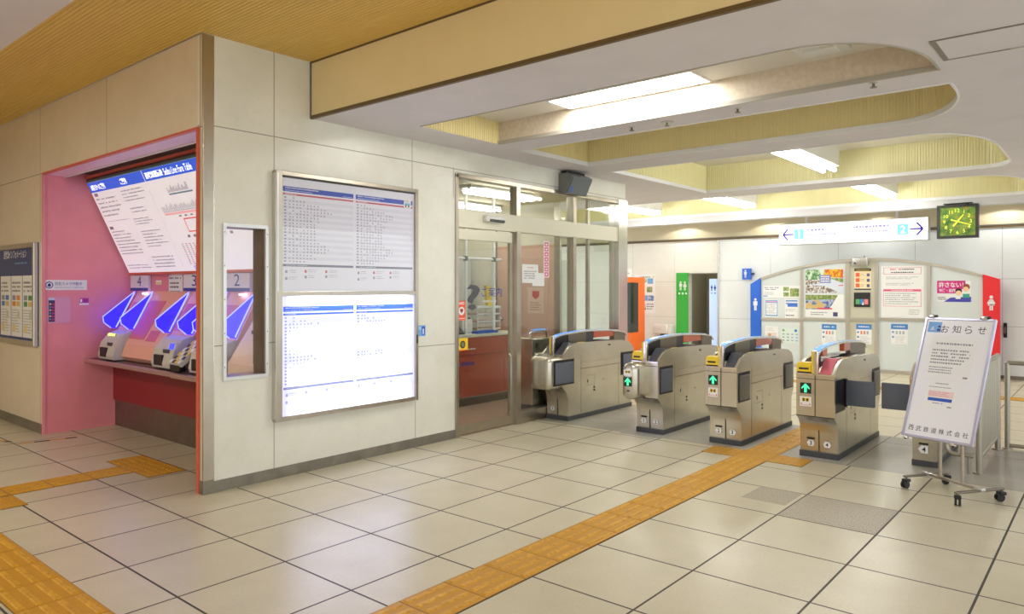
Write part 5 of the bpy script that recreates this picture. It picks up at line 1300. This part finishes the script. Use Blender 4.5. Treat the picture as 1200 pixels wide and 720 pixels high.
for k, (a_, b_) in enumerate(spans):
    mb = MB(); mb.box(PXX - .015, b_, .0, PXX + .03, a_, .06, 'screen_steel'); mb.build('bottom_rail', t)
    if k < 4: mb = MB(); mb.box(PXX - .02, b_, .865 + .018 * k, PXX + .03, a_, .915 + .018 * k, 'screen_steel'); mb.build('middle_rail', t)
    n_ = 8; top = [(PXX + .005, a_ + (b_ - a_) * i / n_, arch_z(a_ + (b_ - a_) * i / n_) - .05) for i in range(n_ + 1)]
    mb = MB(); mb.prism([(PXX + .005, a_, .06)] + top + [(PXX + .005, b_, .06)], (.008, 0, 0), 'screen_panel' if k != 2 else 'screen_panel_beige'); mb.build('panel', t)
def person(s, cx, y0, h, skirt, mat):
    r = h * .105; s.disc(cx, y0 + h - r, r, mat, 2); w_ = h * .17
    if skirt: s.poly([(cx - w_ * .55, y0 + h * .76), (cx - w_ * 1.15, y0 + h * .33), (cx + w_ * 1.15, y0 + h * .33), (cx + w_ * .55, y0 + h * .76)], mat, 2)
    else: s.poly([(cx - w_, y0 + h * .76), (cx - w_, y0 + h * .42), (cx - w_ * .62, y0 + h * .42), (cx + w_ * .62, y0 + h * .42), (cx + w_, y0 + h * .42), (cx + w_, y0 + h * .76)], mat, 2)
    s.rect(cx - w_ * .58, y0, cx - w_ * .08, y0 + h * .44, mat, 2); s.rect(cx + w_ * .08, y0, cx + w_ * .58, y0 + h * .44, mat, 2)
    if skirt:
        s.poly([(cx - w_ * .55, y0 + h * .76), (cx - w_ * 1.45, y0 + h * .46), (cx - w_ * 1.15, y0 + h * .44), (cx - w_ * .4, y0 + h * .66)], mat, 2); s.poly([(cx + w_ * .4, y0 + h * .66), (cx + w_ * 1.15, y0 + h * .44), (cx + w_ * 1.45, y0 + h * .46), (cx + w_ * .55, y0 + h * .76)], mat, 2)
for ya_, yb_, za_, zb_, mat, lab, sk in ((5.535, 5.335, 1.565, 1.685, 'blue_panel', 'tall blue panel with a white man symbol at the left end of the poster screen', 0), (1.695, 1.465, 1.712, 1.630, 'red_panel', 'tall red panel with a white woman symbol at the right end of the poster screen', 1)):
    t = thing('toilet_sign', lab, 'sign', (PXX, (ya_ + yb_) / 2, 0))
    mb = MB(); mb.prism([(PXX - .03, ya_, 0), (PXX - .03, yb_, 0), (PXX - .03, yb_, zb_), (PXX - .03, ya_, za_)], (.10, 0, 0), mat); mb.build('board', t)
    mb = MB(); s = Sheet(mb, (PXX - .031, ya_, 1.05), mU, mZ); person(s, (ya_ - yb_) / 2, .08 if sk else 0, .24, sk, 'paper'); mb.build('symbol', t)
PX_ = PXX - .0005
def post(y0, z0, w_, h_, lab, cat, draw, base='paper', name='poster'): return paper(name, (PX_, y0, z0), mU, mZ, w_, h_, lab, cat, draw, base, .003)
bl = pc(70, 130, 200)
def d(s, a, b): s.lines(a * .03, b * .62, a * .45, b * .92, 2, 'navy', 1); s.lines(a * .03, b * .2, a * .4, b * .5, 2, pc(170, 180, 200), 2); s.rect(a * .55, b * .55, a * .70, b * .9, 'field_print', 1); s.rect(a * .55, b * .1, a * .70, b * .45, 'field_print', 1); s.rect(a * .73, b * .1, a * .97, b * .78, 'field_print', 1); s.rect(0, b * .08, a * .12, b * .16, bl, 1)
post(5.29, 1.305, .70, .225, 'wide white notice with two green field photos on the arched screen', 'poster', d)
def d(s, a, b): s.rect(a * .03, b * .08, a * .97, b * .95, pc(90, 150, 210), 1); s.rect(a * .08, b * .14, a * .92, b * .80, 'paper', 2); s.rect(a * .08, b * .84, a * .92, b * .90, pc(220, 160, 190), 2); s.lines(a * .12, b * .2, a * .88, b * .76, 6, pc(160, 170, 190), 4, 3)
post(5.255, .922, .25, .348, 'white sheet with a thin blue border on the left screen pane', 'poster', d)
def d(s, a, b): s.rect(a * .06, b * .88, a * .94, b * .95, bl, 1); s.rect(a * .06, b * .60, a * .94, b * .80, pc(60, 110, 200), 1); s.rect(a * .06, b * .56, a * .2, b * .74, 'paper', 2); s.lines(a * .08, b * .34, a * .9, b * .5, 2, pc(170, 180, 200), 5); s.lines(a * .08, b * .08, a * .9, b * .2, 1, 'ink_black', 6)
post(4.875, .92, .25, .355, 'white sheet with a solid blue block on the left screen pane', 'poster', d)
def d(s, a, b): s.rect(a * .1, b * .06, a * .9, b * .6, pc(226, 214, 206), 1); s.disc(a * .62, b * .25, b * .13, pc(60, 70, 170), 2); s.disc(a * .35, b * .45, b * .1, pc(214, 160, 120), 2); s.lines(a * .1, b * .68, a * .8, b * .92, 3, pc(190, 190, 180), 5)
post(5.25, .45, .24, .30, 'pale leaflet with a purple shape, lower left on the screen', 'leaflet', d)
def d(s, a, b):
    s.disc(a * .16, b * .84, .022, pc(110, 160, 60), 1); s.disc(a * .8, b * .84, .026, pc(60, 120, 200), 1)
    for i in range(4):
        for j in range(3): s.rect(a * (.1 + .23 * i), b * (.15 + .2 * j), a * (.22 + .23 * i), b * (.23 + .2 * j), pc(150, 170, 160) if i < 2 else pc(150, 180, 220), 1)
post(4.96, .44, .36, .29, 'pale card of small icons with green and blue dots on the screen', 'notice', d, 'icon_card')
def d(s, a, b):
    s.rect(0, 0, a, b * .99, 'sky_print', 1); s.poly([(0, b * .02), (a * .9, b * .02), (a * .5, b * .3), (0, b * .34)], 'pebble_print', 2)
    s.poly([(0, b * .50), (a * .62, b * .62), (a * .5, b * .97), (a * .06, b * .97), (0, b * .9)], 'garden_print', 2); s.poly([(a * .48, b * .66), (a * .98, b * .62), (a * .98, b * .97), (a * .5, b * .97)], 'autumn_print', 3); s.poly([(a * .6, b * .62), (a * .98, b * .60), (a * .98, b * .42)], 'field_print', 4)
    s.poly([(0, b * .35), (a * .45, b * .4), (a * .4, b * .52), (0, b * .58)], 'pebble_print', 3); s.rect(a * .38, b * .42, a * .66, b * .74, pc(120, 126, 190), 5); s.lines(a * .40, b * .45, a * .64, b * .72, 3, 'paper', 8, 6, .6, .1); s.rect(a * .86, b * .30, a * .98, b * .335, pc(230, 60, 90), 2)
post(4.49, 1.39, .675, .455, 'colourful garden travel poster high on the second pane of the screen', 'poster', d)
def d(s, a, b):
    s.rect(0, b * .35, a, b * .98, 'lake_print', 1); s.poly([(0, b * .75), (a * .8, b * .8), (a, b * .98), (0, b * .98)], 'field_print', 2); s.poly([(0, b * .38), (a * .38, b * .40), (a * .55, b * .52), (a * .3, b * .78), (0, b * .6)], pc(206, 180, 120), 3); s.disc(a * .22, b * .62, .05, 'lake_print', 4, .035); s.poly([(a * .6, b * .3), (a, b * .3), (a, b * .98), (a * .85, b * .98)], 'paper', 4); s.rect(a * .3, b * .36, a * .7, b * .42, pc(220, 70, 90), 5); s.rect(a * .02, b * .02, a * .98, b * .32, 'paper', 2); s.lines(a * .14, b * .08, a * .6, b * .26, 2, pc(120, 120, 150), 3, 3); s.rect(a * .72, b * .06, a * .84, b * .24, pc(70, 70, 120), 3)
post(4.49, .945, .675, .425, 'lake and coast travel poster below the garden poster', 'poster', d)
def leaflet(seed, red=True):
    def d(s, a, b):
        s.rect(0, b * .74, a, b, bl, 1); s.lines(a * .15, b * .82, a * .85, b * .92, 1, 'paper', seed, 2, .6, 0); s.disc(a * .12, b * .60, .018, bl, 1); s.disc(a * .12, b * .36, .018, bl, 1)
        for k in range(3): s.rect(a * (.28 + .2 * k), b * .5, a * (.40 + .2 * k), b * .66, pc(224, 130, 110) if red and k < 2 else pc(170, 180, 190), 1)
        s.lines(a * .25, b * .08, a * .9, b * .42, 4, pc(180, 184, 190), seed, 1, .4)
    return d
post(4.20, .455, .255, .37, 'white leaflet with a blue heading low on the second pane', 'leaflet', leaflet(1))
post(3.61, .482, .255, .365, 'white leaflet with a blue heading low on the narrow middle pane', 'leaflet', leaflet(2))
post(3.045, .512, .262, .355, 'white leaflet with a blue heading below the large pink-edged notice', 'leaflet', leaflet(3, False))
def d(s, a, b):
    s.rect(0, b * .88, a, b, 'ink_black', 1); s.rect(0, 0, a, b * .06, 'ink_black', 1); s.lines(a * .1, b * .90, a * .9, b * .97, 1, 'tag_yellow', 3, 2, .6, 0)
    for k in range(3): s.rect(a * .08, b * (.12 + .25 * k), a * .32, b * (.30 + .25 * k), pc(230, 100, 60), 1); s.lines(a * .38, b * (.14 + .25 * k), a * .66, b * (.28 + .25 * k), 2, pc(190, 150, 110), k, 1); s.rect(a * .74, b * (.13 + .25 * k), a * .92, b * (.27 + .25 * k), pc(90, 90, 130), 1)
post(3.64, 1.455, .275, .38, 'cream poster with three orange squares on the narrow middle pane', 'poster', d, 'cream_paper')
mb = MB(); mb.rbox((PX_ - .012, 3.51, 1.28), X3, Y3, Z3, .014, .134, .13, .008, 'clock_dark'); t = thing('info_display', 'small black display with green, blue and red tiles on the middle pane', 'display', (PX_, 3.51, 1.28)); mb.build('case', t)
mb = MB(); s = Sheet(mb, (PX_ - .0275, 3.62, 1.19), mU, mZ)
for k, c in enumerate((pc(90, 180, 100), pc(70, 130, 210), pc(230, 130, 130))): s.rect(.01 + .07 * k, .01, .075 + .07 * k, .10, c, 1)
s.poly([(.11, .0), (.15, .0), (.13, .06)], 'paper', 2); mb.build('screen', t)
def d(s, a, b):
    p_ = pc(222, 90, 130)
    for (x0, y0, x1, y1) in ((.06, .84, .94, .97), (.06, .22, .94, .55)):
        for q in ((x0, y0, x1, y0 + .006), (x0, y1 - .006, x1, y1), (x0, y0, x0 + .01, y1), (x1 - .01, y0, x1, y1)): s.rect(a * q[0], b * q[1], a * q[2], b * q[3], p_, 1)
    s.lines(a * .22, b * .915, a * .5, b * .955, 1, p_, 1, 2, .6, 0); s.lines(a * .5, b * .915, a * .78, b * .955, 1, 'ink_black', 2, 2, .6, 0); s.lines(a * .24, b * .855, a * .76, b * .895, 1, 'ink_black', 3, 2, .6, 0)
    s.lines(a * .12, b * .74, a * .92, b * .80, 2, 'ink_grey', 4, 2, .4); s.lines(a * .12, b * .62, a * .92, b * .68, 2, 'ink_grey', 5, 2, .4)
    s.rect(a * .06, b * .51, a * .94, b * .55, p_, 2); s.lines(a * .25, b * .52, a * .75, b * .542, 1, 'paper', 6, 3, .6, 0); s.lines(a * .1, b * .25, a * .9, b * .49, 6, 'ink_grey', 7, 2, .4); s.lines(a * .66, b * .06, a * .92, b * .17, 3, 'ink_grey', 8, 2, .4, .2)
post(3.205, .975, .665, .895, 'large white notice with pink-edged text boxes on the fourth pane', 'poster', d)
def d(s, a, b):
    mg = pc(206, 40, 130)
    s.poly([(0, b * .40), (a * .6, b * .40), (a * .84, b * .72), (a * .84, b), (0, b)], mg, 1); s.text('許さない！', a * .05, b * .68, a * .78, b * .94, 'paper', 2, True); s.text('痴漢・盗撮', a * .05, b * .46, a * .55, b * .62, 'paper', 2, True)
    s.poly([(a * .2, 0), (a, 0), (a, b * .25), (a * .4, b * .2)], pc(70, 70, 170), 1); s.lines(a * .03, b * .08, a * .3, b * .26, 2, 'ink_black', 5, 2)
    s.disc(a * .86, b * .70, a * .11, pc(150, 70, 40), 2); s.disc(a * .85, b * .60, a * .085, pc(246, 206, 170), 3); s.disc(a * .64, b * .50, a * .10, pc(40, 34, 34), 3); s.disc(a * .64, b * .42, a * .085, pc(246, 206, 170), 4); s.rect(a * .76, b * .2, a * .96, b * .38, pc(60, 160, 130), 3); s.rect(a * .55, b * .14, a * .7, b * .28, 'paper', 3)
post(2.345, 1.26, .485, .35, 'magenta warning poster with two cartoon faces right of the large notice', 'poster', d)
# small camera box on the arch and wall things
t = thing('camera_box', 'grey camera housing at the crown of the arched screen', 'camera', (PXX - .06, 3.53, 1.95))
mb = MB(); mb.rbox((PXX - .079, 3.52, 1.955), X3, Y3, Z3, .05, .125, .07, .012, 'alu'); mb.build('housing', t, smooth=True); mb = MB(); mb.ball((PXX - .125, 3.60, 1.93), .02, 'black_plastic', n=10); mb.build('lens', t, smooth=True); mb = MB(); mb.cyl((PXX - .06, 3.46, 2.02), (PXX - .06, 3.46, 2.06), .01, 'steel_dark'); mb.build('antenna', t)
t = thing('toilet_sign', 'small blue projecting sign with a man symbol on the grey back wall', 'sign', (XB, 5.75, 1.77))
mb = MB(); mb.rbox((XB - .10, 5.72, 1.768), X3, Y3, Z3, .015, .093, .11, .006, 'blue_panel'); mb.build('board', t); mb = MB(); s = Sheet(mb, (XB - .1155, 5.813, 1.658), mU, mZ); person(s, .07, .035, .16, 0, 'paper'); mb.build('symbol', t)
mb = MB(); mb.box(XB - .10, 5.60, 1.75, XB, 5.635, 1.79, 'black_plastic'); mb.build('bracket', t)
t = thing('toilet_sign', 'tall green sign with restroom symbols beside the corridor opening', 'sign', (XB, 7.17, 0))
mb = MB(); mb.box(XB - .02, 7.036, .02, XB, 7.315, 1.812, 'green_door'); mb.build('board', t); mb = MB(); s = Sheet(mb, (XB - .021, 7.30, 1.34), mU, mZ)
person(s, .09, .10, .19, 0, 'paper'); mb.build('man_symbol', t)
mb = MB(); s = Sheet(mb, (XB - .021, 7.30, 1.34), mU, mZ); person(s, .19, .10, .19, 1, 'paper'); mb.build('woman_symbol', t)
for k in range(3): mb = MB(); Sheet(mb, (XB - .021, 7.30, 1.34), mU, mZ).disc(.06 + .08 * k, .03, .022, 'paper', 2); mb.build('symbol', t)
t = thing('toilet_sign', 'pale blue lit sign strip with restroom symbols inside the corridor opening', 'sign', (XB, 6.5, 0))
mb = MB(); mb.box(XB + .02, 6.40, .05, XB + .06, 6.575, 1.68, 'door_blue'); mb.build('board', t); mb = MB(); s = Sheet(mb, (XB + .019, 6.57, 1.36), mU, mZ); person(s, .05, .07, .12, 0, 'navy'); mb.build('man_symbol', t)
for q in range(3):
    mb = MB(); s = Sheet(mb, (XB + .019, 6.57, 1.36), mU, mZ)
    if q == 0: person(s, .12, .07, .12, 1, 'navy')
    else: s.disc(.05 + .07 * (q - 1), .02, .016, pc(120, 150, 220) if q == 1 else 'navy', 2)
    mb.build('woman_symbol' if q == 0 else 'symbol', t)
def d(s, a, b):
    cs = ('field_print', 'garden_print', pc(120, 170, 220), 'lake_print')
    for k, (x, y) in enumerate(((.05, .74), (.36, .80), (.64, .76), (.05, .52), (.6, .54), (.1, .38), (.40, .32), (.68, .32), (.05, .1), (.3, .08))): s.rect(a * x, b * y, a * (x + .26), b * (y + .14), cs[k % 4], 1)
    s.lines(a * .3, b * .90, a * .8, b * .97, 1, pc(140, 150, 140), 3); s.disc(a * .92, b * .94, .02, 'tag_yellow', 1); s.lines(a * .6, b * .08, a * .95, b * .26, 3, pc(90, 90, 90), 4)
paper('poster', (XB - .0032, 8.36, .93), mU, mZ, .53, .855, 'white poster covered with small landscape photos on the cream wall', 'poster', d)
t = thing('card_charger', 'white card-charging unit mounted low on the cream wall left of the green sign', 'machine', (XB, 7.6, .5))
mb = MB(); mb.rbox((XB - .10, 7.62, .60), X3, Y3, Z3, .10, .17, .10, .02, 'white_plastic'); mb.build('body', t, smooth=True); mb = MB(); mb.rbox((XB - .12, 7.40, .56), X3, Y3, Z3, .06, .05, .14, .015, 'white_plastic'); mb.build('side_unit', t, smooth=True); mb = MB(); mb.cyl((XB - .1, 7.6, 0), (XB - .1, 7.6, .5), .05, 'dark_grey', 12); mb.build('stand', t, smooth=True)
t = thing('recessed_lever', 'dark recessed handle plate on the white wall beside the red panel', 'handle', (XB, 1.45, .8))
mb = MB(); mb.rbox((XB - .008, 1.43, .80), X3, Y3, Z3, .010, .025, .12, .006, 'black_plastic'); mb.build('plate', t); mb = MB(); mb.tube([(XB - .015, 1.43, .74), (XB - .05, 1.43, .76), (XB - .05, 1.43, .84), (XB - .015, 1.43, .86)], .008, 'steel_dark', 8); mb.build('grip', t, smooth=True)
t = thing('orange_cabinet', 'orange cabinet with a dark window at the far end behind the steel post', 'cabinet', (13.4, 8.2, 0))
mb = MB(); mb.box(13.2, 7.86, 0, 13.8, 8.16, 1.715, 'orange_paint'); mb.build('body', t, bevel=.01); mb = MB(); mb.box(13.19, 7.85, .55, 13.5, 7.94, 1.60, 'dark_glass'); mb.build('window', t)
paper('notice', (13.25, 8.14, 1.722), mU, mZ, .27, .17, 'white notice sheet standing on top of the orange cabinet', 'notice', lambda s, a, b: s.lines(a * .2, b * .3, a * .9, b * .6, 1, 'ink_grey', 3), th=.006)
# ------------------------------------------------------------------ light and camera
w = bpy.data.worlds.new('world'); scene.world = w; w.use_nodes = True
bg = w.node_tree.nodes['Background']; bg.inputs[0].default_value = (.93, .97, .98, 1); bg.inputs[1].default_value = 1.2
cam = bpy.data.cameras.new('camera'); co = bpy.data.objects.new('camera', cam); COL.objects.link(co); scene.camera = co
TH = math.radians(40.1)
co.location = (0, 0, 1.5); co.rotation_euler = (math.pi / 2, 0, TH - math.pi / 2)
cam.sensor_width = 36; cam.lens = 846 / 1200 * 36; cam.shift_y = -(360 - 337) / 1200.0
cam.clip_start = .05; cam.clip_end = 100
scene.view_settings.view_transform = 'Standard'; scene.view_settings.look = 'None'; scene.view_settings.gamma = 1; scene.view_settings.use_curve_mapping = False
scene.view_settings.exposure = 0.64
scene.cycles.max_bounces = 8; scene.cycles.transparent_max_bounces = 16
scene.cycles.sample_clamp_indirect = 6
try:
    scene.cycles.use_denoising = True
except Exception: pass
for k, m in MATS.items():   # many tiny glowing prints need not be sampled as lamps
    if k in ('fare_blue', 'fare_ink', 'fare_pink', 'fare_red', 'fare_grey', 'led_text', 'sign_cyan', 'sign_violet', 'sign_faint', 'lit_blue', 'lit_grey', 'lit_ink', 'lit_white', 'clock_hand', 'pond_print', 'arrow_green', 'slot_glow', 'arch_blue', 'arch_pale', 'door_blue', 'screen_blue', 'downlight_glow'):
        m.cycles.emission_sampling = 'NONE'
